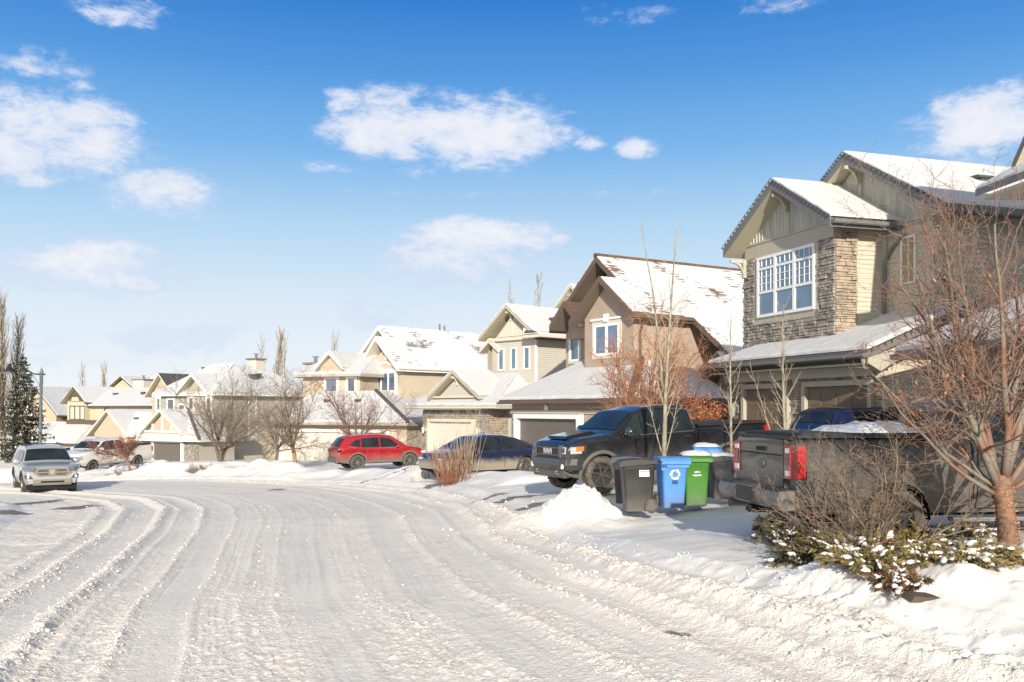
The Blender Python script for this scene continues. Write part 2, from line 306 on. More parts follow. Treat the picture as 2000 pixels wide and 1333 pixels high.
def terrain_detail(X, Y):
    z, dR, dL = height(X, Y)
    inside = (dR < 0) & (dL > 0); lat = np.clip(dL/(dL-dR+1e-6), -1, 2); _, al = seg_dist((RC+LC[:len(RC)])/2 if False else LC, None, X, Y)
    fade = np.clip((60-Y)/35, 0, 1)
    m_in = np.clip(-dR/.6, 0, 1)*np.clip(dL/.6, 0, 1)
    wob = .012*fbm(al*.25, lat*3, 5, 2)
    u = lat+wob
    add = np.zeros_like(z)
    W_ = 10.0
    def ridge(c, w, a, sharp=False, chunk=.6):
        k = np.exp(-((u-c)*W_/w)**2)
        n = .5+1.0*fbm(X*9, Y*9, int(c*100)+7, 3)+.6
        return a*k*(1-chunk+chunk*n*1.6)
    def rut(c, w, a): return -a*np.exp(-((u-c)*W_/w)**4)
    add += ridge(.135, .12, .02)+ridge(.185, .10, .035)+ridge(.265, .11, .05)+ridge(.295, .06, .012)+ridge(.345, .06, .02)+ridge(.41, .05, .010)+ridge(.46, .05, .008)+ridge(.50, .04, .007)+ridge(.615, .05, .006)
    add += rut(.16, .14, .015)+rut(.225, .20, .022)+rut(.32, .14, .014)+rut(.38, .20, .006)
    add += ridge(.56, .06, .006)+ridge(.66, .08, .007)+ridge(.74, .07, .016)+ridge(.82, .08, .02)+ridge(.885, .12, .04, chunk=.85)+ridge(.955, .22, .06, chunk=.95)
    add += rut(.78, .20, .012)+rut(.85, .18, .012)+rut(.92, .16, .012)
    # fine streaks running with the traffic and trodden crumbs
    st = fbm(lat*W_*9, al*.45, 31, 3)*.013+fbm(lat*W_*22, al*1.2, 37, 3)*.012
    crumb = np.maximum(fbm(X*11, Y*11, 41, 3), 0)**1.0*.05*(.4+1.3*np.clip(fbm(X*.7, Y*.7, 43, 2)+.35, 0, 1))
    md = .8*np.clip(.2+2.6*fbm(X*1.1, Y*.8, 94, 3)+.35, .1, 1.3); crumb = crumb*.9+np.maximum(fbm(X*15, Y*15, 93, 3)-.02, 0)*.085*md+np.maximum(fbm(X*22+3, Y*22, 96, 3), 0)*.03+np.maximum(fbm(X*30, Y*30, 91, 2)-.03, 0)*.07
    fn = np.clip((26-Y)/18, 0, 1)
    path = np.zeros_like(z)
    for c_, w_ in ((.225,.22),(.385,.30),(.545,.34),(.69,.30),(.80,.20)): path = np.maximum(path, np.exp(-((u-c_)*W_/w_)**4))
    dk = np.zeros_like(z)      # narrow cut lines left by single tyres
    for c_, w_, a_ in ((.248,.05,.025),(.203,.035,.018),(.30,.03,.012),(.362,.025,.012),(.43,.02,.012),(.437,.02,.010),(.485,.022,.012),(.52,.016,.010),(.60,.02,.008),(.655,.018,.008),(.765,.03,.014),(.84,.03,.016),(.905,.04,.022)):
        dk += a_*np.exp(-((u+.002*fbm(al*.6, al*0+c_*50, 57, 2)-c_)*W_/w_)**2)*np.clip(.45+2.2*fbm(al*.25+c_*31, al*0+c_*7, 59, 2), 0, 1)
    path = path*np.clip(.55+1.6*fbm(X*.35, al*.12, 47, 2)+.2, 0, 1)
    tread = np.sin(al*75)*np.clip(fbm(lat*W_*1.3, al*.15, 49, 2)*5-.3, 0, 1)*.0035*path
    crumb = crumb*.68*(1-.45*np.clip((lat-.76)/.1, 0, 1))
    add = (add*1.1-dk+st*(1-.5*path)+tread)*m_in+crumb*fn*np.where(inside, 1-.70*path, .08)
    wear = m_in*(path*.28+.8*fbm(lat*W_*2.2, al*.22, 51, 4)+.7*fbm(lat*W_*9, al*.8, 52, 3))
    # rubble thrown up beside the ploughed lane
    rb = np.exp(-((dR+.15)/.55)**2)*np.clip((20-Y)/8, .15, 1); ck = np.maximum(fbm(X*6.5, Y*6.5, 61, 3)+.02, 0)
    add += rb*(.015+ck*.13)
    lb = np.exp(-((dL-.9)/1.0)**2); add += lb*(.05*fbm(X*2.2, Y*2.2, 63, 3)+.05*np.maximum(fbm(X*8, Y*8, 66, 3), 0))*fade
    # snow on the lots: soft drifts, banks behind the kerb further off
    out = np.clip(np.maximum(dR, -dL)/.8, 0, 1)
    add += out*(.16*fbm(X*.55, Y*.55, 71, 3)+.055*fbm(X*1.9, Y*1.9, 73, 3)+.03*fbm(X*5, Y*5, 75, 2)*fn)
    bank = np.exp(-((dR-2.1)/1.3)**2)*np.clip((Y-27)/8, 0, 1)*(.30+.9*fbm(X*.45+3, Y*.45, 81, 3)+.2)
    add += np.maximum(bank, 0)*.8*np.where(np.hypot(X+1.2, Y-36) < 2.6, .1, 1)*np.where(np.hypot((X+6.2)/3.6, (Y-47.5)/2.6) < 1, .1, 1)*np.where(np.hypot((X-.6)/2.0, (Y-24.5)/5) < 1, 0, 1)
    bank2 = np.exp(-((dR-3.0)/1.6)**2)*np.clip((-X-9)/3, 0, 1); add += bank2*(.35+.5*fbm(X*.8, Y*.8, 84, 3))
    sl = np.exp(-((-dL-1.5)/1.4)**2)*np.clip((-X-3)/3, 0, 1)*(.10+.35*fbm(X*.9, Y*.9, 85, 3)); add += np.maximum(sl, -.05)
    # heaped pile by the carts, garden bed mounds
    add += .66*np.exp(-(np.abs(X-1.84)/np.where(X < 1.84, 1.15, .36))**1.5-(np.abs(Y-18.7)/.8)**2)*(1+.35*fbm(X*3, Y*3, 87, 3)+.7*fbm(X*8, Y*8, 88, 3))
    add += .20*np.exp(-((X-.9)/.8)**2-((Y-18.6)/.8)**2)
    for (cx, cy, r, a) in [(4.15,9.35,.55,.16),(4.7,9.2,.5,.08),(5.3,9.0,.6,.04),(4.45,9.9,.4,.10),(3.2,9.8,.5,.08),(5.7,10.0,.5,.10),(4.4,8.55,.45,.08),(5.15,9.75,.3,.06),(3.5,8.6,.4,.06),(3.55,10.0,.45,.12),(4.9,9.9,.3,.12),(5.5,9.5,.35,.10),(3.9,9.5,.3,.08),(4.35,9.0,.25,.06)]:
        add += a*np.exp(-((X-cx)**2+(Y-cy)**2)/r**2)
    kb = np.exp(-(((X-4.5)/1.7)**4+((Y-9.75)/1.15)**4)); add += kb*(.26*np.maximum(fbm(X*1.9, Y*1.9, 101, 3)+.08, 0)+.16*np.maximum(fbm(X*5.5, Y*5.5, 103, 3), 0))
    # the ground the cars stand on is packed flat
    for (cx, cy, rx, ry) in [(6.0,12.9,4.2,2.0),(3.6,23.2,3.0,1.4),(2.7,18.7,1.0,.6)]:
        k = np.exp(-(((X-cx)/rx)**4+((Y-cy)/ry)**4)); add *= 1-.92*k
    bare = np.zeros_like(z); nb = fbm(X*3, Y*3, 95, 4)+.6*fbm(X*9, Y*9, 97, 2)
    for (bx, by, rx, ry, s) in BARE:
        bare = np.maximum(bare, s*(1-((X-bx)/rx)**2-((Y-by)/ry)**2))
    bare = np.where(bare > 0, np.clip((bare+nb*1.1-.25)*4, 0, 1), 0)
    return z+add*np.where(bare > .5, .55, 1)-bare*.012, inside, (bare, np.clip(wear, 0, 1))
def build_sheet(name, Xg, Yg, Zg, fmask, bare, matl):
    nr, ncol = Xg.shape
    idx = np.arange(nr*ncol).reshape(nr, ncol)
    q = np.stack([idx[:-1, :-1], idx[:-1, 1:], idx[1:, 1:], idx[1:, :-1]], -1).reshape(-1, 4)[fmask.reshape(-1)]
    used = np.unique(q); rm = np.full(nr*ncol, -1, np.int64); rm[used] = np.arange(len(used)); q = rm[q]
    co = np.stack([Xg, Yg, Zg], -1).reshape(-1, 3)[used]
    me = bpy.data.meshes.new(name); me.vertices.add(len(co)); me.vertices.foreach_set('co', co.astype(np.float32).ravel())
    me.loops.add(q.size); me.loops.foreach_set('vertex_index', q.astype(np.int32).ravel()); me.polygons.add(len(q))
    me.polygons.foreach_set('loop_start', (np.arange(len(q))*4).astype(np.int32)); me.polygons.foreach_set('loop_total', np.full(len(q), 4, np.int32))
    me.update(calc_edges=True); me.polygons.foreach_set('use_smooth', np.ones(len(q), bool))
    for nm_, ar_ in zip(('bare', 'wear'), bare):
        a = me.attributes.new(nm_, 'FLOAT', 'POINT'); a.data.foreach_set('value', ar_.reshape(-1)[used].astype(np.float32))
    me.materials.append(matl); o = bpy.data.objects.new(name, me); COL.objects.link(o); o['kind'] = 'structure'; return o
def ground_mat(name, c1, c2, DIRT_=.0, FB=.004):
    m = bpy.data.materials.new(name); m.use_nodes = True; t = m.node_tree; b = t.nodes['Principled BSDF']; b.inputs['Roughness'].default_value = .75
    g = N(t, 'ShaderNodeTexCoord'); n = N(t, 'ShaderNodeTexNoise'); n.inputs['Scale'].default_value = 1.1; n.inputs['Detail'].default_value = 8; n.inputs['Roughness'].default_value = .65; L(t, g.outputs['Object'], n.inputs['Vector'])
    r = N(t, 'ShaderNodeMapRange'); L(t, n.outputs[0], r.inputs[0]); r.inputs[1].default_value = .38; r.inputs[2].default_value = .68
    x = N(t, 'ShaderNodeMix', data_type='RGBA'); L(t, r.outputs[0], x.inputs[0]); x.inputs[6].default_value = (*c1, 1); x.inputs[7].default_value = (*c2, 1)
    a = N(t, 'ShaderNodeAttribute', attribute_name='bare'); n2 = N(t, 'ShaderNodeTexNoise'); n2.inputs['Scale'].default_value = 9; n2.inputs['Detail'].default_value = 6; L(t, g.outputs['Object'], n2.inputs['Vector'])
    c3 = N(t, 'ShaderNodeMix', data_type='RGBA'); L(t, n2.outputs[0], c3.inputs[0]); c3.inputs[6].default_value = (.10,.085,.07,1); c3.inputs[7].default_value = (.30,.26,.21,1)
    y = N(t, 'ShaderNodeMix', data_type='RGBA'); L(t, a.outputs['Fac'], y.inputs[0])
    a2 = N(t, 'ShaderNodeAttribute', attribute_name='wear'); n5 = N(t, 'ShaderNodeTexNoise'); n5.inputs['Scale'].default_value = 5; n5.inputs['Detail'].default_value = 9; n5.inputs['Roughness'].default_value = .7; L(t, g.outputs['Object'], n5.inputs['Vector'])
    wv = N(t, 'ShaderNodeMix', data_type='RGBA'); L(t, M_(t, 'MULTIPLY', a2.outputs['Fac'], M_(t, 'ADD', .25, n5.outputs[0]), clamp=True), wv.inputs[0]); L(t, x.outputs[2], wv.inputs[6]); wv.inputs[7].default_value = (.72,.67,.60,1)
    n6 = N(t, 'ShaderNodeTexNoise'); n6.inputs['Scale'].default_value = 2.3; n6.inputs['Detail'].default_value = 10; n6.inputs['Roughness'].default_value = .75; L(t, g.outputs['Object'], n6.inputs['Vector'])
    r6 = N(t, 'ShaderNodeMapRange'); L(t, n6.outputs[0], r6.inputs[0]); r6.inputs[1].default_value = .55; r6.inputs[2].default_value = .70; r6.inputs[4].default_value = DIRT_
    w6 = N(t, 'ShaderNodeMix', data_type='RGBA'); L(t, r6.outputs[0], w6.inputs[0]); L(t, wv.outputs[2], w6.inputs[6]); w6.inputs[7].default_value = (.42,.33,.24,1)
    L(t, w6.outputs[2], y.inputs[6])
    L(t, M_(t, 'SUBTRACT', .8, M_(t, 'MULTIPLY', a2.outputs['Fac'], .35)), b.inputs['Roughness']); L(t, c3.outputs[2], y.inputs[7])
    L(t, y.outputs[2], b.inputs['Base Color'])
    n4 = N(t, 'ShaderNodeTexNoise'); n4.inputs['Scale'].default_value = 38; n4.inputs['Detail'].default_value = 4; L(t, g.outputs['Object'], n4.inputs['Vector'])
    n7 = N(t, 'ShaderNodeTexNoise'); n7.inputs['Scale'].default_value = 95; n7.inputs['Detail'].default_value = 3; L(t, g.outputs['Object'], n7.inputs['Vector'])
    bn = N(t, 'ShaderNodeBump'); bn.inputs['Distance'].default_value = 1.0; bn.inputs['Strength'].default_value = 1.0
    L(t, M_(t, 'MULTIPLY', M_(t, 'ADD', n4.outputs[0], M_(t, 'MULTIPLY', n7.outputs[0], .4)), M_(t, 'MULTIPLY', FB, M_(t, 'SUBTRACT', 1.35, a2.outputs['Fac']))), bn.inputs['Height']); L(t, bn.outputs[0], b.inputs['Normal'])
    return m
G_LOT = ground_mat('snow_ground_material', (.80,.76,.71), (.72,.685,.635), 0, .0035)
G_ROAD = ground_mat('packed_snow_material', (.90,.82,.715), (.81,.735,.64), .4, .014)
def make_terrain():
    ratio = 1.0034 if not QUICK else 1.009
    rows = [2.2]
    while rows[-1] < 165: rows.append(rows[-1]*ratio)
    rows = np.array(rows); nc = 860 if not QUICK else 400
    s = np.linspace(-1, 1, nc); uu = .60*s+.35*s**7
    Yg = np.repeat(rows[:, None], nc, 1); Xg = uu[None, :]*(Yg+1.2)
    Zg, ins, bare = terrain_detail(Xg, Yg)
    fm = ins[:-1, :-1] & ins[1:, 1:]
    build_sheet('road', Xg, Yg, Zg, fm, bare, G_ROAD)
    build_sheet('ground', Xg, Yg, Zg, ~fm, bare, G_LOT)
    # the rest of the land, coarse, out to the horizon
    ax = np.concatenate([-np.geomspace(1500, 60, 16), np.linspace(-56, 56, 29), np.geomspace(60, 1500, 16)]); ay = np.concatenate([-np.geomspace(900, 30, 12), np.linspace(-26, 170, 50), np.geomspace(180, 2200, 16)])
    Xc, Yc = np.meshgrid(ax, ay); Zc = height(Xc, Yc)[0]
    infan = (Yc > -2) & (Yc < 172) & (np.abs(Xc) < .97*(Yc+6)+4); deep = (Yc > 2.6) & (Yc < 160) & (np.abs(Xc) < .93*(Yc+1.2))
    Zc = np.where(deep, Zc-1.6, np.where(infan, Zc-.35, Zc-.12))
    nr, ncl = Xc.shape; build_sheet('far_land', Xc, Yc, Zc, np.ones((nr-1, ncl-1), bool), (np.zeros_like(Xc), np.zeros_like(Xc)), G_LOT)

def snow_chunks():
    rs = np.random.RandomState(5); n = 900000
    Y = 4.6*np.exp(rs.rand(n)*math.log(27/4.6)); X = (rs.rand(n)*2-1)*.62*(Y+.6)
    dR, _ = seg_dist(RC, None, X, Y); dL, _ = seg_dist(LC, None, X, Y); lat = np.clip(dL/(dL-dR+1e-6), -1, 2)
    w = np.full(n, .0)
    for c, wd, a in ((.135,.012,.5),(.185,.014,.9),(.265,.014,1.0),(.245,.02,.3),(.345,.007,.6),(.41,.006,.35),(.47,.01,.25),(.62,.008,.2),(.74,.008,.35),(.82,.012,.5),(.885,.016,.8),(.955,.018,.7),(1.02,.02,.25)):
        w = np.maximum(w, a*np.exp(-((lat-c)/wd)**2))
    clump = np.clip(vnoise(X*1.6, Y*1.6, 111)*1.6-.35, 0, 1); w = w*(.25+.75*clump)+.011*clump*((dR < .2) & (dL > -2.5))
    keep = rs.rand(n) < w*.10*(Y/9)**.2; X, Y, lat, dR = X[keep], Y[keep], lat[keep], dR[keep]; m = len(X)
    z = terrain_detail(X, Y)[0]; big = np.exp(-((dR+.3)/.7)**2)
    R_ = np.minimum(.006*np.exp(rs.randn(m)*.5)*(1+.9*big)*(1+.5*(rs.rand(m) < .05)), .04)*np.clip(Y/9, .8, 1.05)*.9
    p = (1+5**.5)/2; V = np.array([(-1,p,0),(1,p,0),(-1,-p,0),(1,-p,0),(0,-1,p),(0,1,p),(0,-1,-p),(0,1,-p),(p,0,-1),(p,0,1),(-p,0,-1),(-p,0,1)])/math.hypot(1, p)
    F = np.array([(0,11,5),(0,5,1),(0,1,7),(0,7,10),(0,10,11),(1,5,9),(5,11,4),(11,10,2),(10,7,6),(7,1,8),(3,9,4),(3,4,2),(3,2,6),(3,6,8),(3,8,9),(4,9,5),(2,4,11),(6,2,10),(8,6,7),(9,8,1)])
    sc = R_[:, None, None]*(.75+.6*rs.rand(m, 12, 1))*np.stack([1+.5*rs.rand(m), 1+.5*rs.rand(m), .7+.4*rs.rand(m)], -1)[:, None, :]
    th = rs.rand(m)*6.28; c, s_ = np.cos(th)[:, None], np.sin(th)[:, None]; P = V[None]*sc; Q = np.stack([P[..., 0]*c-P[..., 1]*s_, P[..., 0]*s_+P[..., 1]*c, P[..., 2]], -1)+np.stack([X, Y, z+R_*.35], -1)[:, None, :]
    q = (F[None]+np.arange(m)[:, None, None]*12).reshape(-1, 3); me = bpy.data.meshes.new('snow_crumbs'); me.vertices.add(m*12); me.vertices.foreach_set('co', Q.astype(np.float32).ravel())
    me.loops.add(q.size); me.loops.foreach_set('vertex_index', q.astype(np.int32).ravel()); me.polygons.add(len(q)); me.polygons.foreach_set('loop_start', (np.arange(len(q))*3).astype(np.int32)); me.polygons.foreach_set('loop_total', np.full(len(q), 3, np.int32))
    me.update(calc_edges=True); me.materials.append(mat('snow_crumb', (.68,.635,.58), .85)); o = bpy.data.objects.new('snow_crumbs', me); COL.objects.link(o)
    tag(o, 'loose crumbs of broken snow scattered along the tyre ridges of the road', 'snow', kind='stuff'); print('chunks', m)
# ------------------------------------------------------------------ houses
STUC_T = mat('stucco_tan', (.40,.31,.24), .85, var=.12, vscale=2, bump=.006, bscale=60)
STUC_C = mat('stucco_cream', (.50,.42,.31), .85, var=.08, vscale=1.5, bump=.006, bscale=50)
STUC_Y = mat('stucco_yellow', (.50,.43,.30), .85, var=.08, vscale=1.5)
STUC_P = mat('stucco_peach', (.48,.37,.27), .85, var=.08, vscale=1.5)
SID_G = mat('siding_grey_green', (.52,.47,.37), .65, band=(.115,.016), var=.06, vscale=2)
SID_C = mat('siding_cream', (.50,.46,.39), .65, band=(.12,.018), var=.05, vscale=2)
SID_B = mat('siding_beige', (.40,.365,.30), .65, band=(.13,.018), var=.05, vscale=2)
TRIM_T = mat('trim_taupe', (.42,.385,.31), .6, var=.06)
TRIM_C = mat('trim_cream', (.58,.52,.42), .6)
TRIM_B = mat('trim_brown', (.10,.075,.055), .6)
FASC_G = mat('fascia_grey', (.155,.15,.15), .6)
FASC_B = mat('fascia_brown', (.12,.085,.065), .6)
SOFF = mat('soffit_tan', (.42,.38,.27), .6, band=(.10,.008))
SOFF_D = mat('soffit_dark', (.16,.12,.09), .7)
SHIN_G = mat('shingle_grey', (.10,.095,.09), .9, var=.5, vscale=6, bump=.02, bscale=8)
SHIN_B = mat('shingle_brown', (.17,.10,.065), .9, var=.5, vscale=6, bump=.02, bscale=8)
BATTEN = mat('board_panel', (.52,.50,.41), .7, col2=(.27,.27,.25), vscale=3.0, stretch=(6,6,.35))
GDOOR_T = mat('garage_door_taupe', (.17,.125,.085), .6)
GDOOR_D = mat('garage_door_dark', (.13,.11,.095), .6)
GDOOR_W = mat('garage_door_white', (.62,.57,.49), .6, var=.1)
STONE = mat('ledge_stone', (.37,.33,.275), .85, col2=(.17,.155,.14), vscale=4.5, bump=.02, bscale=14, vlo=.40, vhi=.62)
STONEW = mat('ledge_stone_warm', (.40,.32,.24), .85, col2=(.25,.20,.15), vscale=4.5, bump=.02, bscale=14, vlo=.42, vhi=.62)
MORTAR = mat('stone_backing', (.10,.085,.07), .95)
BLIND = mat('window_blind', (.34,.27,.15), .7, band=(.05,.01))
SNOWR = mat('roof_snow', (.60,.592,.58), .8, bump=.05, bscale=2.2)
SN_H2 = roof_snow_mat('roof_snow_brown_gaps', (.20,.13,.095), .55, .635, .05)
SN_H4 = roof_snow_mat('roof_snow_grey_gaps', (.20,.18,.165), .5, .63, .07)
class House:
    """local x runs along the street front towards the viewer, local y runs back from the street, z up from the base"""
    def __init__(s, name, label, O, ang, zb, wall=None):
        s.O = Vector((O[0], O[1])); s.A = Vector((math.cos(ang), math.sin(ang))); s.B = Vector((-math.sin(ang), math.cos(ang))); s.zb = zb
        s.e = thing(name, label, 'house', (O[0], O[1], zb), ang, 'houses along the street'); s.lit = {}
    def f(s, px, py, b=0.0):
        """photo point on the plane local y = b -> (x, z)"""
        r = Vector(((px-1000)/FOC, 1.0)); den = r.dot(s.B); d = (b+s.O.dot(s.B))/den; p = r*d
        return ((p-s.O).dot(s.A), CAMZ-(py-HOR)*d/FOC-s.zb)
    def g(s, px, py, a=0.0):
        r = Vector(((px-1000)/FOC, 1.0)); den = r.dot(s.A); d = (a+s.O.dot(s.A))/den; p = r*d
        return ((p-s.O).dot(s.B), CAMZ-(py-HOR)*d/FOC-s.zb)
    def box(s, name, x0, x1, y0, y1, z0, z1, m, parent=None):
        b = MB(); b.box(min(x0,x1), max(x0,x1), min(y0,y1), max(y0,y1), z0, z1); return b.build(name, m, parent or s.e)
    def gable_y(s, name, x0, x1, y0, y1, z0, ze, zr, m, xr=None):
        """walls with a gable facing the street (ridge runs back)"""
        b = MB(); xr = (x0+x1)/2 if xr is None else xr
        b.prism([(x0, z0), (x1, z0), (x1, ze), (xr, zr), (x0, ze)], 'y', y0, y1); o = b.build(name, m, s.e); fix_normals(o); return o
    def roof(s, planes, th=.2, snow=.12, ms=None, fas=None, sof=None, shin=None, name='roof', inset=.03):
        b = MB()
        for p in planes: b.slab(p, th, 0, 1, 2)
        r = b.build(name, [shin or SHIN_G, fas or FASC_G, sof or SOFF], s.e); fix_normals(r)
        if snow > 0:
            b = MB()
            for p in planes:
                c = sum((Vector(q) for q in p), Vector())/len(p)
                pp = []
                for q in p:
                    q = Vector(q); d = q-c; l = d.length; pp.append(q-d*(inset/l))
                # subdivided, gently uneven snow sheet with rounded rim
                q2 = []; rr_ = random.Random(int(abs(c.x*91+c.y*37+c.z*13)))
                for i_ in range(len(pp)):
                    P0, P1 = pp[i_], pp[(i_+1) % len(pp)]; m_ = max(1, int((P1-P0).length/.35)); tz = max((Vector(v_)-c).length for v_ in p)
                    for k_ in range(m_):
                        w_ = P0.lerp(P1, k_/m_); d_ = (w_-c); q2.append(w_-d_.normalized()*(rr_.uniform(-.035, .03) if k_ else .0))
                pp = q2
                n = len(pp); lo = [q+Vector((0,0,.004)) for q in pp]; mid = [q+Vector((0,0,snow*.7)) for q in pp]; hi = [q-(q-c)*(min(.07, .3)/max((q-c).length, .1))+Vector((0,0,snow)) for q in pp]
                bs = len(b.v); b.v += [tuple(q) for q in lo+mid+hi]
                for i in range(n):
                    j = (i+1) % n; b.f.append((bs+i, bs+j, bs+n+j, bs+n+i)); b.mi.append(0); b.f.append((bs+n+i, bs+n+j, bs+2*n+j, bs+2*n+i)); b.mi.append(0)
                b.f.append(tuple(bs+2*n+i for i in range(n))); b.mi.append(0)
            o = b.build('roof_snow', ms or SNOWR, r); fix_normals(o)
        return r
    def roof_y(s, x0, x1, y0, y1, ze, zr, xr=None, oh=.0, **k):
        xr = (x0+x1)/2 if xr is None else xr
        return s.roof([[(x0,y0,ze),(xr,y0,zr),(xr,y1,zr),(x0,y1,ze)], [(xr,y0,zr),(x1,y0,ze),(x1,y1,ze),(xr,y1,zr)]], **k)
    def roof_x(s, x0, x1, y0, y1, ze, zr, yr=None, **k):
        yr = (y0+y1)/2 if yr is None else yr
        return s.roof([[(x0,y0,ze),(x1,y0,ze),(x1,yr,zr),(x0,yr,zr)], [(x0,yr,zr),(x1,yr,zr),(x1,y1,ze),(x0,y1,ze)]], **k)
    def roof_hip(s, x0, x1, y0, y1, ze, zr, xa, xb, yr, back=True, **k):
        pl = [[(x0,y0,ze),(x1,y0,ze),(xb,yr,zr),(xa,yr,zr)], [(x1,y0,ze),(x1,y1,ze),(xb,yr,zr)] if back else [(x1,y0,ze),(x1,y1,ze),(xb,y1,zr),(xb,yr,zr)],
              [(x0,y1,ze),(x0,y0,ze),(xa,yr,zr)] if back else [(x0,y1,ze),(x0,y0,ze),(xa,yr,zr),(xa,y1,zr)]]
        if back: pl.append([(x1,y1,ze),(x0,y1,ze),(xa,yr,zr),(xb,yr,zr)])
        return s.roof(pl, **k)
    def window(s, x0, x1, z0, z1, y=0.0, side='f', cols=1, split=None, fr=.06, m=None, gl=None, trim=0, tm=None, grid=None, arch=False):
        """side 'f': on a street-facing plane local y=y; 's': on an end wall local x=y (x0..x1 then run along local y)"""
        def put(b, a0, a1, c0, c1, d0, d1):
            if side == 'f': b.box(a0, a1, y-d1, y-d0, c0, c1)
            else: b.box(y+d0, y+d1, a0, a1, c0, c1)
        m = m or WHITE; gl = gl or GLASS; b = MB()
        put(b, x0, x1, z1-fr, z1, .004, .05); put(b, x0, x1, z0, z0+fr, .004, .05); put(b, x0, x0+fr, z0+fr, z1-fr, .004, .05); put(b, x1-fr, x1, z0+fr, z1-fr, .004, .05)
        w = (x1-x0)/cols
        for i in range(1, cols): put(b, x0+w*i-fr*.6, x0+w*i+fr*.6, z0+fr, z1-fr, .004, .052)
        for zf in (split or []): 
            zz = z0+(z1-z0)*zf; put(b, x0+fr, x1-fr, zz-fr*.45, zz+fr*.45, .004, .047)
        if grid:       # muntins: (zlo, zhi, columns per light, rows)
            for (ga, gb, nc_, nr_) in grid:
                za, zb_ = z0+(z1-z0)*ga, z0+(z1-z0)*gb
                for i in range(cols):
                    for j in range(1, nc_): xx = x0+w*i+w*j/nc_; put(b, xx-.009, xx+.009, za, zb_, .012, .03)
                for j in range(1, nr_): zz = za+(zb_-za)*j/nr_; put(b, x0+fr, x1-fr, zz-.009, zz+.009, .012, .029)
        o = b.build('window', m, s.e)
        b = MB(); put(b, x0+fr*.5, x1-fr*.5, z0+fr*.5, z1-fr*.5, .002, .012); b.build('pane', gl, o)
        if trim:
            b = MB(); t = trim; put(b, x0-t, x1+t, z1, z1+t, .003, .04); put(b, x0-t, x1+t, z0-t, z0, .003, .045); put(b, x0-t, x0, z0, z1, .003, .04); put(b, x1, x1+t, z0, z1, .003, .04)
            b.build('window_trim', tm or TRIM_T, o)
        return o
    def garage(s, x0, x1, z0, z1, y=0.0, m=None, rows=4, cols=4, tm=None, tw=.12, deep=.14, plain=False):
        b = MB(); b.box(x0, x1, y-.02, y+.02, z0, z1)
        pw, ph = (x1-x0)/cols, (z1-z0)/rows
        for r in range(rows):
            b.box(x0, x1, y-.028, y-.0205, z0+ph*r+.004, z0+ph*(r+1)-.012)
            if not plain:
                for c in range(cols): b.box(x0+pw*c+.07, x0+pw*(c+1)-.07, y-.042, y-.0285, z0+ph*r+.09, z0+ph*(r+1)-.09)
        o = b.build('garage_door', m or GDOOR_T, s.e)
        b = MB(); d0 = y-deep; b.box(x0-tw, x0, d0, y-.003, z0, z1+tw); b.box(x1, x1+tw, d0, y-.003, z0, z1+tw); b.box(x0, x1, d0, y-.003, z1, z1+tw)
        b.build('door_casing', tm or TRIM_T, o); return o
    def gutter(s, p, q, m=None, r=.07):
        b = MB(); P, Q = Vector(p), Vector(q); d = (Q-P).normalized(); n = Vector((-d.y, d.x, 0))*r
        prof = [(-1,0),(-1,-1.1),(-.6,-1.5),(.6,-1.5),(1,-1.1),(1,0)]
        v = []
        for E in (P, Q):
            for (i, j) in prof: w = E+n*i+Vector((0,0,j*r)); v.append(w)
        k = len(prof); b.mesh(v, [(i, (i+1) % k, k+(i+1) % k, k+i) for i in range(k)]+[tuple(range(k)), tuple(range(k, 2*k))[::-1]])
        o = b.build('gutter', m or FASC_G, s.e); fix_normals(o); return o
    def pipe(s, pts, r=.045, m=None, name='downspout'):
        b = MB(); b.tube(pts, r, 6); return b.build(name, m or FASC_G, s.e)
    def stone(s, x0, x1, z0, z1, y, side='f', m=None, holes=(), hmin=.045, hmax=.105, seed=1, sgn=1):
        rnd = random.Random(seed); b = MB(); z = z0
        bb = MB()
        def put(B, a0, a1, c0, c1, d0, d1):
            if side == 'f': B.box(a0, a1, y-d1, y-d0, c0, c1)
            else: B.box(y+sgn*d0 if sgn > 0 else y-d1, y+d1 if sgn > 0 else y-d0, a0, a1, c0, c1)
        def clear(a, c):
            for h in holes:
                if h[0] < a < h[1] and h[2] < c < h[3]: return False
            return True
        while z < z1-.02:
            h = min(rnd.uniform(hmin, hmax), z1-z); x = x0
            while x < x1-.02:
                w = min(rnd.uniform(.13, .42), x1-x)
                if x1-(x+w) < .08: w = x1-x
                a0, a1 = x, x+w
                for hh in holes:
                    if hh[2] < z+h/2 < hh[3]:
                        if a0 < hh[0] < a1: a1 = hh[0]
                        elif a0 < hh[1] < a1 and a0 >= hh[0]: a0 = hh[1]
                if a1-a0 > .03 and clear((a0+a1)/2, z+h/2):
                    d = rnd.uniform(.035, .10); g = .006
                    put(b, a0+g, a1-g, z+g, z+h-g*rnd.uniform(.6, 2), .012, d)
                x += w
            z += h
        hs_ = sorted(holes)
        if not holes: put(bb, x0, x1, z0, z1, .003, .014)
        else:
            h = holes[0]; put(bb, x0, x1, z0, h[2], .003, .014); put(bb, x0, h[0], h[2], min(h[3], z1), .003, .014); put(bb, h[1], x1, h[2], min(h[3], z1), .003, .014)
            if h[3] < z1: put(bb, x0, x1, h[3], z1, .003, .014)
        o = b.build('stone_facing', m or STONE, s.e); bb.build('stone_backing', MORTAR, o); return o
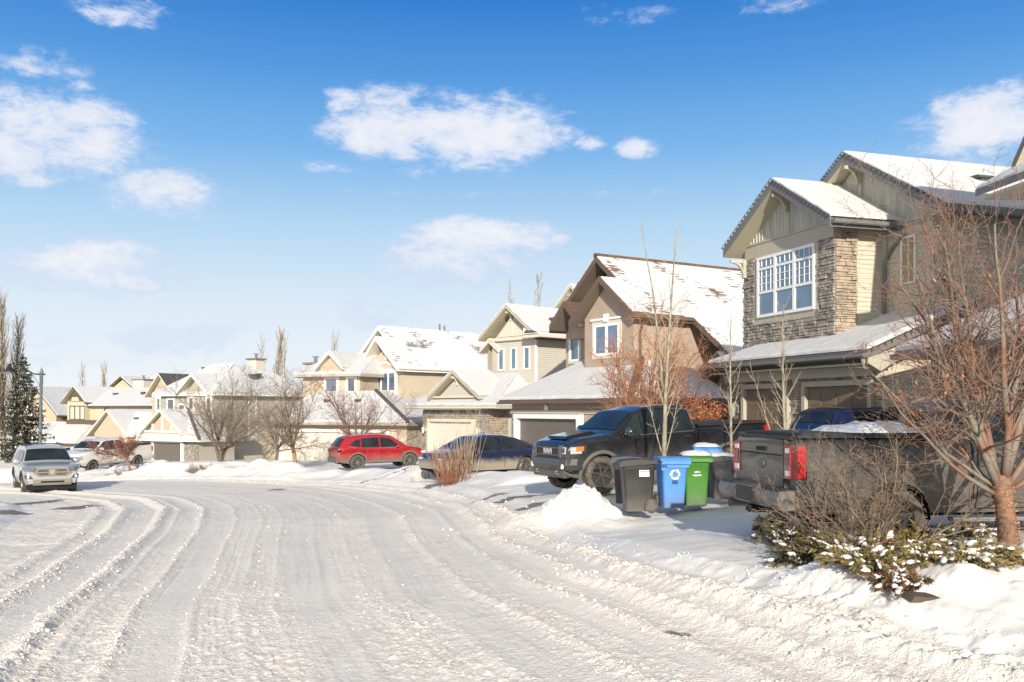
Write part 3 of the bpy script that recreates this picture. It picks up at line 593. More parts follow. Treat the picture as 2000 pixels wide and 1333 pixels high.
    def laps(s, x0, x1, z0, z1, y, side='f', m=None, pitch=.125, top=None):
        """overlapping boards on a wall; top(x0, x1, z) may shorten a board under a gable"""
        b = MB(); z = z0; d = .024
        while z < z1-.02:
            zt = min(z+pitch, z1); a, c = (x0, x1) if top is None else top(z)
            if c-a > .05:
                pr = [(.002, z), (d, z), (.007, zt), (.002, zt)]
                if side == 'f': b.prism([(y-q, w) for q, w in pr], 'x', a, c)
                else: b.prism([(y+q, w) for q, w in pr], 'y', a, c)
            z += pitch
        o = b.build('siding_boards', m or SID_G, s.e); fix_normals(o); return o
    def bracket(s, x, y, z, m=None, sz=.55):
        b = MB(); w = .05
        b.box(x-w, x+w, y-.12*sz/.55, y-.002, z-sz, z)                        # post on the wall
        b.box(x-w*.8, x+w*.8, y-sz, y-.125*sz/.55, z-.1, z-.004)
        pts = []
        for i in range(7):
            t = i/6; a = math.pi/2*t; pts.append((x, y-.1*sz/.55-(sz*.85-.1)*(1-math.cos(a)), z-.95*sz+(.85*sz)*math.sin(a)))
        for i in range(6):
            p, q = pts[i], pts[i+1]; b.mesh([(x-w*.7,p[1],p[2]-.05),(x+w*.7,p[1],p[2]-.05),(x+w*.7,p[1],p[2]+.05),(x-w*.7,p[1],p[2]+.05),(x-w*.7,q[1],q[2]-.05),(x+w*.7,q[1],q[2]-.05),(x+w*.7,q[1],q[2]+.05),(x-w*.7,q[1],q[2]+.05)],
                                            [(0,1,5,4),(1,2,6,5),(2,3,7,6),(3,0,4,7),(0,3,2,1),(4,5,6,7)])
        return b.build('bracket', m or TRIM_T, s.e)
    def string_lights(s, pts, n, par):
        b = MB(); P = [Vector(p) for p in pts]; b.tube(P, .012, 4)
        for i in range(len(P)-1):
            for k in range(n):
                q = P[i].lerp(P[i+1], (k+.5)/n); b.mesh([(q.x-.022,q.y-.02,q.z-.07),(q.x+.022,q.y-.02,q.z-.07),(q.x+.022,q.y+.02,q.z-.07),(q.x-.022,q.y+.02,q.z-.07),(q.x,q.y,q.z+.01)], [(0,1,4),(1,2,4),(2,3,4),(3,0,4),(0,3,2,1)])
        return b.build('string_lights', mat('light_string', (.05,.055,.05), .5), par)
    def vent(s, x, y, z, par=None, sz=.4, m=None):
        b = MB(); b.box(x-sz/2, x+sz/2, y-sz/2, y+sz/2, z-.12, z+.14); b.prism([(x-sz*.62, z+.14), (x+sz*.62, z+.14), (x+sz*.4, z+.24), (x-sz*.4, z+.24)], 'y', y-sz*.62, y+sz*.62)
        return b.build('roof_vent', m or SHIN_G, s.e)
    def chimney(s, x, y, z0, z1, w=1.0, m=None):
        b = MB(); b.box(x-w/2, x+w/2, y-w/2, y+w/2, z0, z1); o = b.build('chimney', m or TRIM_C, s.e)
        b = MB(); b.box(x-w/2-.15, x+w/2+.15, y-w/2-.15, y+w/2+.15, z1, z1+.14); b.tube([(x,y,z1+.14),(x,y,z1+.5)], .13, 8); b.tube([(x,y,z1+.55),(x,y,z1+.62)], .24, 8); b.tube([(x,y,z1+.5),(x,y,z1+.56)], .04, 5)
        b.build('chimney_cap', FASC_G, o); return o
    def lamp(s, x, y, z, m=None):
        b = MB(); b.box(x-.05, x+.05, y-.06, y-.002, z-.12, z+.12); b.tube([(x, y-.06, z+.08), (x, y-.16, z+.22), (x, y-.22, z+.16)], .015, 5)
        b.lathe([(.02,.16),(.13,.08),(.10,.07),(.07,-.2),(.02,-.26)], 8, 'z', (x, y-.22, z), 0); return b.build('wall_lantern', m or BLACK, s.e)
def house_right_edge():
    ang = R(-83.2)
    h = House('house', 'stone and stucco house at the right edge of the picture behind the dark grey pickup', ((1818-1000)*20/FOC, 20), ang, .5)
    h.box('wall', 0, 7.4, 0, 9, -.6, 2.8, STUC_T)
    Y_ = .55
    h.box('wall', 1.9, 7.0, .9+Y_, 10, 2.8, 8.6, STUC_C)
    h.roof([[(-.2,-.7,2.93),(7.9,-.7,2.93),(7.9,3.2,4.7),(1.5,3.2,4.7)], [(-.2,9,2.93),(-.2,-.7,2.93),(1.5,3.2,4.7),(1.5,9,4.7)]], fas=FASC_G, th=.18)
    # stepped gable high on the front
    h.roof_y(1.35, 6.4, .35+Y_, 10, 6.55, 9.6, fas=FASC_G)
    h.gable_y('gable_wall', 2.0, 5.8, .8+Y_, .9+Y_, 6.4, 6.7, 8.9, STUC_C)
    h.roof([[(.85,-.1+Y_,6.15),(2.6,-.1+Y_,6.15),(2.6,.89+Y_,6.75),(1.9,.89+Y_,6.75)]], fas=FASC_G, th=.14, snow=.07)
    b = MB(); b.box(.9, 2.6, Y_, .88+Y_, 5.95, 6.0); b.box(1.9, 2.5, .45+Y_, .89+Y_, 6.0, 6.2); b.build('pent_bracket', TRIM_C, h.e)
    h.garage(1.0, 5.9, -.3, 2.2, -.03, m=GDOOR_T)
    h.stone(.04, .82, -.1, 2.6, 0, m=STONEW, seed=5)
    h.gutter((-.2,-.74,2.86), (7.9,-.74,2.86))
    h.window(3.0, 4.4, 4.9, 6.2, .9+Y_, trim=.12)
def house_stone():
    h = House('house', 'large grey-green sided house with stone bay, snowy roofs and a tall white-framed window', ((1631-1000)*25.2/FOC, 25.2), R(-72.1), .6)
    # bonus room over the garage
    h.gable_y('wall', -4.4, 0, 0, 1.6, -.5, 6.45, 7.85, SID_G, xr=-2.2)
    h.gable_y('wall', -4.4, 2.14, 1.6, 11.5, -.5, 6.55, 8.35, SID_G, xr=-1.13)
    h.laps(.67, 1.6, 3.5, 6.42, 0, 's'); h.laps(.145, .60, 3.9, 6.2, 1.6); h.laps(1.27, 1.995, 3.9, 6.2, 1.6); h.laps(.60, 1.27, 3.9, 4.83, 1.6); h.laps(1.62, 11.4, 3.3, 6.5, 2.14, 's'); h.laps(-.4, 2.3, -.4, 2.9, 2.4, 's')
    # board gables and frieze
    b = MB(); b.prism([(-4.3,6.62),(-.1,6.62),(-2.05,7.86)], 'y', -.035, -.004); o = b.build('gable_panel', BATTEN, h.e)
    b = MB(); b.prism([(-4.36,6.2),(-.0,6.2),(-.0,6.58),(-4.36,6.58)], 'y', -.05, -.004); b.box(-4.42, .02, -.075, -.004, 6.585, 6.625); b.box(-2.12, -1.98, -.07, -.036, 6.63, 7.75); b.build('frieze_board', TRIM_T, h.e)
    b = MB()
    for i in range(5): b.box(-4.05+i*.16, -4.02+i*.16, -.055, -.036, 6.65, 6.9+i*.07)
    b.build('gable_batten', TRIM_C, h.e)
    b = MB(); b.prism([(-4.2,6.5),(2.1,6.5),(2.1,6.62),(-1.1,8.5)], 'y', 1.56, 1.596); b.build('gable_panel', BATTEN, h.e)
    b = MB(); b.box(-.05, 2.16, 1.53, 1.596, 6.42, 6.47); b.box(-1.0, -.86, 1.5, 1.559, 6.6, 8.35); b.box(0.02, .14, 1.5, 1.596, 3.9, 6.4); b.box(2.0, 2.16, 1.55, 1.596, 3.9, 6.4); b.build('frieze_board', TRIM_T, h.e)
    # stone bay
    wx0, wx1, wz0, wz1 = -3.61, -.78, 4.35, 6.16
    h.stone(-4.44, .05, 3.3, 6.2, 0, holes=[(wx0-.22, wx1+.10, wz0-.18, 6.3)], seed=3)
    h.stone(-.03, .66, 3.4, 6.42, 0, side='s', m=STONEW, seed=4)
    b = MB(); b.box(wx0-.22, wx1+.12, -.055, -.004, wz0-.2, 6.3); b.build('window_surround', TRIM_T, h.e)
    w = h.window(wx0, wx1, wz0, wz1, -.058, cols=3, split=[.41, .80], fr=.085, gl=GLASSB, grid=[(.84, .96, 4, 1), (.44, .78, 4, 3)])
    h.window(.66, 1.21, 4.89, 6.14, 1.59, cols=1, fr=.05, gl=BLIND, grid=[(.03,.97,2,1)])
    h.bracket(-4.28, -.06, 6.2, TRIM_T); h.bracket(-2.05, -.08, 7.75, TRIM_T, .5); h.bracket(-.93, 1.5, 8.4, TRIM_T, .5); h.bracket(2.0, 1.54, 6.45, TRIM_T, .5)
    # roofs
    k = dict(fas=FASC_G, sof=SOFF, th=.26, snow=.10)
    r = h.roof_y(-4.69, .62, -.62, 4.6, 6.58, 8.12, xr=-2.03, **k)
    h.string_lights([(-4.72,-.66,6.6), (-2.03,-.66,8.16), (.65,-.66,6.6)], 17, r); h.string_lights([(.66,-.6,6.58), (.66,1.45,6.58)], 10, r)
    r = h.roof_y(-4.9, 2.69, 1.08, 12, 6.62, 8.78, xr=-1.1, **k)
    h.string_lights([(-3.2,1.04,7.6), (-1.1,1.04,8.82), (2.72,1.04,6.64)], 20, r)
    h.gutter((.72,-.6,6.5), (.72,1.5,6.5)); h.gutter((2.79,1.1,6.5), (2.79,12,6.5))
    h.pipe([(.74,1.4,6.4), (.82,1.5,6.2), (.35,1.52,5.9), (.12,1.5,5.6), (.10,1.5,4.0)], .05)
    h.vent(.55, 4.3, 7.75, sz=.45); 
    b = MB(); b.box(2.05, 2.14, 2.2, 2.32, 3.5, 6.5); b.box(2.16,2.2, 3.0, 4.2, 4.6, 5.9); b.build('corner_board', TRIM_T, h.e)
    # garage wing
    b = MB(); b.box(-4.3, 2.4, -.4, -.003, -.5, 2.95); b.box(.003, 2.4, 0, 2.4, -.5, 3.3)
    b.prism([(-.4, 2.95), (2.4, 2.95), (2.4, 4.1)], 'x', 2.36, 2.4); o = b.build('wall', SID_G, h.e); fix_normals(o)
    o = h.roof([[(-4.62,-1.2,3.0),(2.82,-1.2,3.0),(2.82,2.1,4.3),(-.0,2.1,4.3),(-.0,0,3.48),(-3.6,0,3.48)], [(-4.62,2.5,3.0),(-4.62,-1.2,3.0),(-4.44,-.75,3.18),(-4.44,2.5,3.18)]], name='garage_roof', fas=FASC_G, th=.2, snow=.11)
    h.string_lights([(-4.62,-1.26,3.0), (2.82,-1.26,3.0)], 52, o); h.string_lights([(2.86,-1.2,3.0), (2.86,.3,3.6)], 8, o)
    h.gutter((-4.62,-1.27,2.92), (2.82,-1.27,2.92))
    b = MB(); b.box(-4.6, 2.4, -.62, -.41, 2.42, 2.66); b.box(-4.55, 2.8, -1.15, -.4, 2.66, 2.70); b.prism([(-1.2,2.68),(-.85,2.5),(-.45,2.72),(1.1,3.35),(1.1,3.6),(-1.2,2.8)], 'x', 2.79, 2.84); b.build('soffit_board', TRIM_T, h.e)
    h.garage(-3.6, -1.5, -.1, 2.2, -.43, m=GDOOR_T, rows=4, cols=3, tw=.14)
    h.garage(-.55, 2.0, -.1, 2.2, -.43, m=GDOOR_T, rows=4, cols=4, tw=.14)
    h.stone(-4.3, -3.76, -.2, 2.4, -.4, m=STONEW, seed=6); h.stone(-1.34, -.70, -.2, 2.4, -.4, m=STONEW, seed=7); h.stone(-4.3, 2.4, 2.36, 2.64, -.4, seed=8, hmin=.06, hmax=.1)
    h.stone(2.16, 2.4, -.2, 2.4, -.4, m=STONEW, seed=17)
    b = MB(); b.lathe([(.01,-.02),(.13,-.02),(.15,0),(.15,.03)], 20, 'y', (-1.05,-.52,2.45)); b.build('house_number_plaque', mat('plaque', (.35,.4,.45), .5), h.e)
    h.lamp(-4.0, -.47, 1.6, mat('lantern_pale', (.30,.29,.25), .5))
    h.pipe([(2.7,-1.27,2.85), (2.6,-1.1,2.6), (2.3,-.6,2.45), (2.46,-.45,2.3), (2.46,-.45,.1)], .05, TRIM_T)
def house_tan():
    h = House('house', 'tan stucco house with steep brown gables and bare brown patches on its snowy roof', ((1136-1000)*41/FOC, 41), math.atan2(-.849,.528), -.35)
    # garage
    h.box('wall', -5.71, 3.2, 0, 3.0, -.6, 2.8, STUC_T)
    h.garage(-4.88, 0, -.05, 2.13, -.03, m=GDOOR_D, rows=4, cols=8, tm=WHITE, tw=.2, deep=.28, plain=True)
    h.stone(-5.7, -5.12, -.3, 2.1, 0, seed=11); h.stone(.24, 1.5, -.3, 2.1, 0, seed=12)
    b = MB(); b.box(-5.75, 3.25, -.08, -.004, 2.36, 2.5); b.box(-5.1, .22, -.1, -.081, 2.36, 2.5); b.build('header_trim', TRIM_C, h.e)
    o = h.roof([[(-5.93,-.6,3.0),(4.1,-.6,3.0),(.5,3.0,4.9),(-3.7,3.0,4.9)], [(4.1,-.6,3.0),(4.1,5,3.0),(1.8,5,4.2),(.5,3.0,4.9)], [(-5.93,3,3.0),(-5.93,-.6,3.0),(-3.7,3.0,4.9)]], name='garage_roof', shin=SHIN_B, fas=FASC_B, sof=SOFF_D, th=.2)
    b = MB(); b.tube([(4.1,-.6,3.13),(.5,3.0,5.05)], .16, 6); b.tube([(.5,2.9,5.0),(-2.0,2.9,5.0)], .14, 6); b.build('hip_cap', SHIN_B, o)
    h.gutter((-5.93,-.66,2.9), (4.1,-.66,2.9), FASC_B)
    b = MB(); b.lathe([(.005,-.03),(.14,-.03),(.17,0),(.17,.03)], 16, 'y', (-2.7,-.04,2.62)); b.build('house_number_plaque', WHITE, h.e)
    # two-storey body
    h.gable_y('wall', -6.0, 1.1, 3.4, 12, -.6, 6.75, 9.15, STUC_T, xr=-2.33)
    h.gable_y('wall', -2.5, 1.1, 2.0, 3.4, 3.0, 6.75, 8.25, STUC_T, xr=-.78)
    h.gable_y('wall', -5.1, -3.0, 2.9, 3.4, 6.0, 6.75, 7.4, STUC_T, xr=-4.05)
    kw = dict(shin=SHIN_B, fas=FASC_B, sof=SOFF_D, th=.28, ms=SN_H2, snow=.07)
    h.roof([[(-6.2,2.5,6.66),(-2.33,2.5,9.72),(-2.33,12.3,9.72),(-6.2,12.3,6.66)], [(-2.33,2.5,9.72),(1.55,2.5,6.66),(1.55,12.3,6.66),(-2.33,12.3,9.72)],
            [(1.551,5.0,6.66),(4.9,5.0,4.1),(4.9,12.3,4.1),(1.551,12.3,6.66)]], **kw)
    h.roof_y(-3.1, 1.56, 1.5, 4.5, 6.70, 8.52, xr=-.78, **dict(kw, inset=.12))
    h.roof_y(-5.3, -2.9, 1.9, 4.0, 6.7, 7.75, xr=-4.1, **dict(kw, snow=0))
    b = MB(); b.tube([(-2.33,2.45,9.75),(-2.33,12.3,9.75)], .12, 6); b.build('ridge_cap', SHIN_B, h.e)
    h.gutter((1.62,1.5,6.58), (1.62,5.0,6.58), FASC_B)
    h.pipe([(1.6,2.2,6.5), (1.3,2.3,6.2), (1.16,2.3,5.9), (1.16,2.3,3.2)], .06, FASC_B)
    h.window(-1.75, .12, 4.98, 6.42, 2.0, cols=2, fr=.12, gl=GLASSB, trim=.14, tm=TRIM_C)
    h.window(-5.65, -4.8, 4.95, 6.5, 3.4, cols=1, fr=.1, gl=GLASSB, trim=.13, tm=TRIM_C)
    b = MB()
    for i in range(9):
        a = math.pi*i/8
        b.lathe([(.0,-.04),(.12,-.04)], 4, 'y', (-.8+1.02*math.cos(a)*0, 1.95, 6.6)) if False else None
    b.box(-.95, -.65, 1.88, 1.99, 6.5, 6.85); b.box(-1.95, .32, 1.9, 1.99, 6.58, 6.68); b.build('window_keystone', WHITE, h.e)
    # set-back entry on the right with its own small gable
    h.box('wall', 1.103, 4.4, 5.6, 12, -.6, 4.6, STUC_T)
    h.roof_y(2.3, 4.6, 4.6, 6.5, 3.8, 5.0, **kw); h.box('entry_door', 2.6, 3.6, 5.5, 5.58, -.2, 2.3, TRIM_B)
    h.window(1.7, 2.5, 4.9, 5.9, 5.4, fr=.1) if False else None
def house_cream_stone():
    h = House('house', 'cream sided house with three narrow windows above a pale garage door framed in stone', ((928-1000)*54/FOC, 54), R(-47), -.75)
    h.box('wall', -4.8, 1.19, 0, 3.2, -.6, 2.95, SID_C)
    h.garage(-3.95, -.05, -.1, 2.22, -.03, m=GDOOR_W, rows=4, cols=6, tm=TRIM_C, tw=.18, deep=.25, plain=True)
    h.stone(-4.82, 1.2, -.3, 2.9, 0, holes=[(-4.13, .15, -1, 2.45)], seed=21, hmin=.09, hmax=.17); h.stone(-.02, 1.4, -.3, 2.85, 1.19, side='s', m=STONEW, seed=22, hmin=.09, hmax=.17)
    h.lamp(-4.45, -.08, 1.75, TRIM_C); h.lamp(.5, -.08, 1.75, TRIM_C)
    h.roof([[(-5.94,-.6,3.18),(2.46,-.6,3.18),(.1,3.2,5.05),(-3.2,3.2,5.05)], [(2.46,-.6,3.18),(2.46,5,3.18),(.1,5,5.05),(.1,3.2,5.05)], [(-5.94,3.2,3.18),(-5.94,-.6,3.18),(-3.2,3.2,5.05)]], name='garage_roof', fas=TRIM_T)
    h.gutter((-5.94,-.67,3.1), (2.46,-.67,3.1), TRIM_C); h.vent(-1.4, 1.6, 4.1, sz=.35); h.vent(.0, 1.8, 4.15, sz=.35)
    h.gable_y('gable_wall', -3.1, .3, -.1, 1.4, 3.1, 3.72, 4.85, SID_C, xr=-1.41)
    h.roof_y(-3.75, .9, -.55, 2.4, 3.72, 5.22, fas=TRIM_T, xr=-1.41)
    h.box('gable_board', -3.5, .7, -.3, -.12, 3.62, 3.72, TRIM_C); h.bracket(-1.41, -.12, 4.85, TRIM_C, .5)
    # upper floor
    h.gable_y('wall', -2.1, 1.6, 3.2, 9, -.6, 7.0, 8.6, SID_C, xr=-.3)
    h.gable_y('wall', -2.9, 2.4, 9.0, 12, -.6, 7.0, 9.4, SID_C, xr=-.2)
    h.laps(3.4, 9, 3.0, 7.0, 1.6, 's', m=SID_C); h.laps(-2.1, 1.6, 4.6, 5.24, 3.2, m=SID_C); h.laps(-2.1, -1.62, 5.25, 6.9, 3.2, m=SID_C); h.laps(1.27, 1.6, 5.25, 6.9, 3.2, m=SID_C)
    for x in (-1.55, -.45, .68): h.window(x, x+.52, 5.3, 6.62, 3.2, fr=.07, gl=GLASSB, trim=.05, tm=TRIM_C)
    b = MB(); b.box(-2.2, 1.7, 3.0, 3.19, 7.05, 7.25); b.prism([(-1.6,7.3),(1.1,7.3),(-.3,8.35)], 'y', 3.15, 3.19); b.box(-.35, -.25, 3.08, 3.15, 7.3, 8.3); b.build('gable_trim', TRIM_C, h.e)
    h.bracket(-.3, 3.14, 8.75, TRIM_C, .5)
    h.roof_y(-2.75, 2.2, 2.6, 9, 7.3, 9.15, xr=-.3, fas=TRIM_T)
    h.roof([[(1.4,2.4,7.22),(2.7,2.4,7.22),(2.7,12,7.22),(1.0,12,8.0),(1.0,2.9,7.9)]], fas=TRIM_C, th=.16); h.gutter((2.72,2.4,7.16), (2.72,12,7.16), TRIM_C)
    h.roof_y(-2.3, 3.5, 7.4, 13, 8.0, 10.7, xr=.4, fas=TRIM_T); h.gable_y('gable_wall', -1.4, 2.4, 8.0, 8.6, 7.6, 8.4, 10.2, SID_C, xr=.4); h.bracket(.4, 7.9, 10.1, TRIM_T, .7)
    h.roof_y(-3.1, -1.4, 3.0, 5.5, 6.6, 7.2, fas=TRIM_C); h.box('wall', -3.0, -2.1, 3.6, 9, -.6, 6.6, STUC_T)
    h.vent(1.2, 5.2, 8.2, sz=.4)
    b = MB(); b.box(1.6, 1.66, 3.2, 3.35, 3, 7.0); b.build('corner_board', WHITE, h.e)
def house_cream_long():
    h = House('house', 'cream stucco house with a white-trimmed gable and long blank side wall', ((781-1000)*66/FOC, 66), R(-44), -1.5)
    h.gable_y('wall', -5.4, 0, .8, 11.5, -.8, 6.75, 9.2, STUC_C, xr=-2.6)
    h.gable_y('wall', -3.2, 0, 0, .8, -.8, 6.75, 8.3, STUC_C, xr=-1.5)
    kw = dict(fas=WHITE, sof=TRIM_C, th=.28, ms=SN_H4, snow=.08)
    h.roof_y(-6.3, .55, .1, 11.8, 6.6, 9.68, xr=-2.6, **kw)
    h.roof_y(-4.1, .56, -.7, 1.6, 6.62, 8.85, xr=-1.9, **kw)
    h.gutter((.62,-.6,6.55), (.62,11.8,6.55), TRIM_C)
    h.window(-2.9, -.45, 4.95, 6.35, 0, cols=3, fr=.10, gl=GLASSB, trim=.2, tm=WHITE)
    b = MB(); pts = [(-2.95+2.55*i/10, 6.56+.38*math.sin(math.pi*i/10)) for i in range(11)]
    for i in range(10): p, q = pts[i], pts[i+1]; b.prism([(p[0],p[1]-.02),(q[0],q[1]-.02),(q[0],q[1]+.16),(p[0],p[1]+.16)], 'y', -.08, -.004)
    b.build('window_arch_trim', WHITE, h.e)
    h.window(-4.55, -3.7, 5.0, 6.4, .8, fr=.09, gl=GLASSB, trim=.08, tm=WHITE)
    b = MB(); b.box(-1.62, -1.38, -.06, -.004, 7.2, 7.85); b.box(.0, .55, -.4, .4, 6.35, 6.9); b.box(-4.2,-3.3,-.2,.79,6.5,7.3); b.box(-6.0,-5.0,.3,.79,6.4,7.0); b.build('gable_trim', WHITE, h.e)
    h.box('electric_box', .004, .12, 5.2, 6.0, .4, 1.1, TRIM_B)
    b = MB(); b.tube([(-2.6,6,9.7),(-2.6,6,10.2)], .08, 6); b.tube([(-2.6,6.5,9.7),(-2.6,6.5,10.1)], .08, 6); b.build('roof_pipe', FASC_G, h.e)
def house_wide_garage():
    h = House('house', 'beige house with a wide hipped garage roof behind the bare crabapple trees', ((797-1000)*60/FOC, 60), R(-25), -1.45)
    h.box('wall', -11.6, -.1, 0, 5, -.8, 2.7, STUC_C)
    h.garage(-9.8, -5.0, -.2, 2.15, -.03, m=GDOOR_W, rows=4, cols=8, tm=WHITE, tw=.2, deep=.22, plain=True)
    h.garage(-4.2, -1.5, -.2, 2.15, -.03, m=GDOOR_W, rows=4, cols=4, tm=WHITE, tw=.2, deep=.22, plain=True)
    h.roof([[(-12.2,-.6,2.8),(.35,-.6,2.8),(-4.5,3.2,4.85),(-9.2,3.2,4.85)], [(.35,-.6,2.8),(.35,6,2.8),(-4.5,6,4.85),(-4.5,3.2,4.85)], [(-12.2,6,2.8),(-12.2,-.6,2.8),(-9.2,3.2,4.85),(-9.2,6,4.85)]], name='garage_roof', fas=TRIM_T)
    b = MB(); b.tube([(.35,-.6,2.88),(-4.5,3.2,4.95)], .14, 6); b.build('hip_cap', SHIN_G, h.e)
    h.gutter((-12.2,-.66,2.72), (.35,-.66,2.72), TRIM_T)
    h.gable_y('gable_wall', -11.2, -8.9, -.2, 1.4, 2.8, 3.15, 4.0, BATTEN); h.roof_y(-11.5, -8.6, -.55, 2.2, 3.1, 4.15, fas=TRIM_T)
    h.vent(-7.5, 1.8, 4.1, sz=.35); h.vent(-5.0, 1.8, 4.1, sz=.35)
    h.box('wall', -10.6, -5.8, 3.2, 10, 2.0, 6.2, STUC_C)
    h.roof([[(-11.1,2.6,6.1),(-5.3,2.6,6.1),(-6.4,6.5,7.7),(-10,6.5,7.7)], [(-5.3,2.6,6.1),(-5.3,10.5,6.1),(-6.4,6.5,7.7)], [(-11.1,10.5,6.1),(-11.1,2.6,6.1),(-10,6.5,7.7)]], fas=TRIM_T)
    h.gutter((-11.1,2.54,6.02), (-5.3,2.54,6.02), TRIM_T)
    h.window(-8.7, -7.65, 4.75, 5.85, 3.2, fr=.08, gl=GLASSB, trim=.12, tm=WHITE); h.window(-6.85, -6.15, 4.8, 5.85, 3.2, fr=.08, gl=GLASS, trim=.12, tm=WHITE)
    h.gable_y('gable_wall', -8.9, -7.0, 2.9, 4, 6.2, 6.6, 7.35, STUC_P); h.roof_y(-9.1, -6.8, 2.5, 6, 6.55, 7.65, fas=TRIM_C)
    h.chimney(-12.0, 6.5, 4, 7.0, 1.1, STUC_C)
def house_beige_side():
    h = House('house', 'beige sided house with a dark garage door under a timbered gable', ((388-1000)*80/FOC, 80), R(-30), -2.75)
    h.box('wall', -6.9, 0, 0, 4, -.6, 2.2, SID_B)
    h.garage(-5.5, -1.94, -.1, 2.08, -.03, m=GDOOR_D, rows=4, cols=6, tm=WHITE, tw=.2, deep=.22, plain=True)
    h.stone(-1.65, 0, -.3, 2.15, 0, seed=31, hmin=.12, hmax=.2)
    h.roof([[(-7.3,-.6,2.4),(.74,-.6,2.4),(-4.3,2.6,4.9),(-5.0,2.6,4.9)], [(.74,-.6,2.4),(.74,6,2.4),(-4.3,6,4.9),(-4.3,2.6,4.9)], [(-7.3,6,2.4),(-7.3,-.6,2.4),(-5.0,2.6,4.9)]], name='garage_roof', fas=TRIM_C)
    b = MB(); b.tube([(.74,-.6,2.48),(-4.3,2.6,5.0)], .15, 6); b.build('hip_cap', SHIN_G, h.e)
    h.gable_y('gable_wall', -6.2, -2.2, -.2, 1.6, 2.5, 3.0, 4.55, STUC_P, xr=-4.2); h.roof_y(-6.8, -1.5, -.6, 3, 2.95, 4.92, xr=-4.2, fas=TRIM_C)
    b = MB(); b.box(-6.4, -2.0, -.35, -.21, 2.95, 3.12); [b.box(x-.07, x+.07, -.33, -.21, 3.12, zt) for x, zt in ((-5.4,3.7),(-4.2,4.5),(-3.0,3.7))]; b.build('gable_timber', WHITE, h.e)
    h.gutter((-7.3,-.66,2.32), (.74,-.66,2.32), WHITE)
    h.box('wall', -8.8, -1.8, 3.4, 15, -.6, 6.35, SID_B)
    h.gable_y('wall', -5.0, -1.8, 3.0, 3.4, 3.0, 6.35, 7.6, SID_B, xr=-3.7)
    h.roof([[(-9.3,2.8,6.35),(-1.2,2.8,6.35),(-3.6,7.5,9.2),(-6.4,7.5,9.2)], [(-1.2,2.8,6.35),(-1.2,15.5,6.35),(-3.6,12,8.7),(-3.6,7.5,9.2)], [(-9.3,15.5,6.35),(-9.3,2.8,6.35),(-6.4,7.5,9.2),(-6.4,12,8.7)]], fas=WHITE)
    h.roof_y(-5.7, -1.7, 2.4, 6, 6.45, 8.1, xr=-3.7, fas=WHITE)
    h.gutter((-1.15,2.8,6.28), (-1.15,15.5,6.28), WHITE)
    h.laps(3.45, 15, 2.2, 6.2, -1.8, 's', m=SID_B, pitch=.2)
    for x in (-4.6, -2.4): h.window(x, x+.6, 4.6, 6.0, 3.0, fr=.07, trim=.1, tm=WHITE)
    h.window(-7.9, -7.0, 4.6, 5.9, 3.4, fr=.07, trim=.1, tm=WHITE); h.window(-6.4, -5.6, 4.4, 5.4, 3.4, fr=.07, gl=GLASS, trim=.08, tm=WHITE)
    b = MB(); b.box(-1.796, -1.74, 3.0, 3.2, 2, 6.3); b.box(-1.796, -1.74, 7.4, 7.55, 2, 6.3); b.box(-1.796, -1.74, 8.3, 8.45, 2, 6.3); b.build('corner_board', WHITE, h.e)
    h.chimney(-3.9, 10.5, 7.5, 9.7, 1.1); h.vent(-2.3, 8.5, 8.0, sz=.55); h.vent(-2.5, 9.4, 8.1, sz=.4)
def house_dark_roof():
    h = House('house', 'peach stucco house with a bare dark shingle roof and three-light window', ((292-1000)*98/FOC, 98), R(-30), -3.3)
    h.box('wall', -8.6, -2.4, 0, 4, -.6, 2.6, STUC_P); h.gable_y('gable_wall', -8.7, -3.8, -.1, 3, 2.4, 2.9, 5.1, STUC_P, xr=-6.24)
    h.roof_y(-9.55, -3.0, -.5, 6, 2.75, 5.45, xr=-6.24, fas=TRIM_C); h.roof([[(-3.4,-.5,2.8),(2.5,-.5,2.8),(2.5,3,4.9),(-5.9,3,5.2)]], fas=TRIM_C)
    b = MB(); b.box(-8.4, -4.0, -.2, -.11, .3, 2.5); b.build('brick_panel', mat('brick_red', (.34,.17,.11), .9, var=.4, vscale=3), h.e)
    h.vent(-4.3, 2.0, 4.4, sz=.6); h.vent(-.9, 2.4, 4.7, sz=.6)
    h.gable_y('wall', -.2, 2.9, 0.5, 10, -.6, 7.0, 8.8, STUC_P, xr=1.3)
    h.roof_y(-.8, 3.5, 0, 11, 6.95, 9.25, xr=1.3, fas=TRIM_C, snow=0, shin=SHIN_G)
    h.window(.5, 2.1, 5.4, 6.7, .5, cols=3, fr=.09, trim=.14, tm=WHITE)
    h.chimney(2.0, 7, 8, 9.6, .5, SHIN_G)
    h.roof_y(2.6, 5.8, 3, 11, 7.9, 9.9, fas=TRIM_C, snow=0); h.box('wall', 3, 5.4, 3.4, 10.5, 1, 7.9, STUC_P)
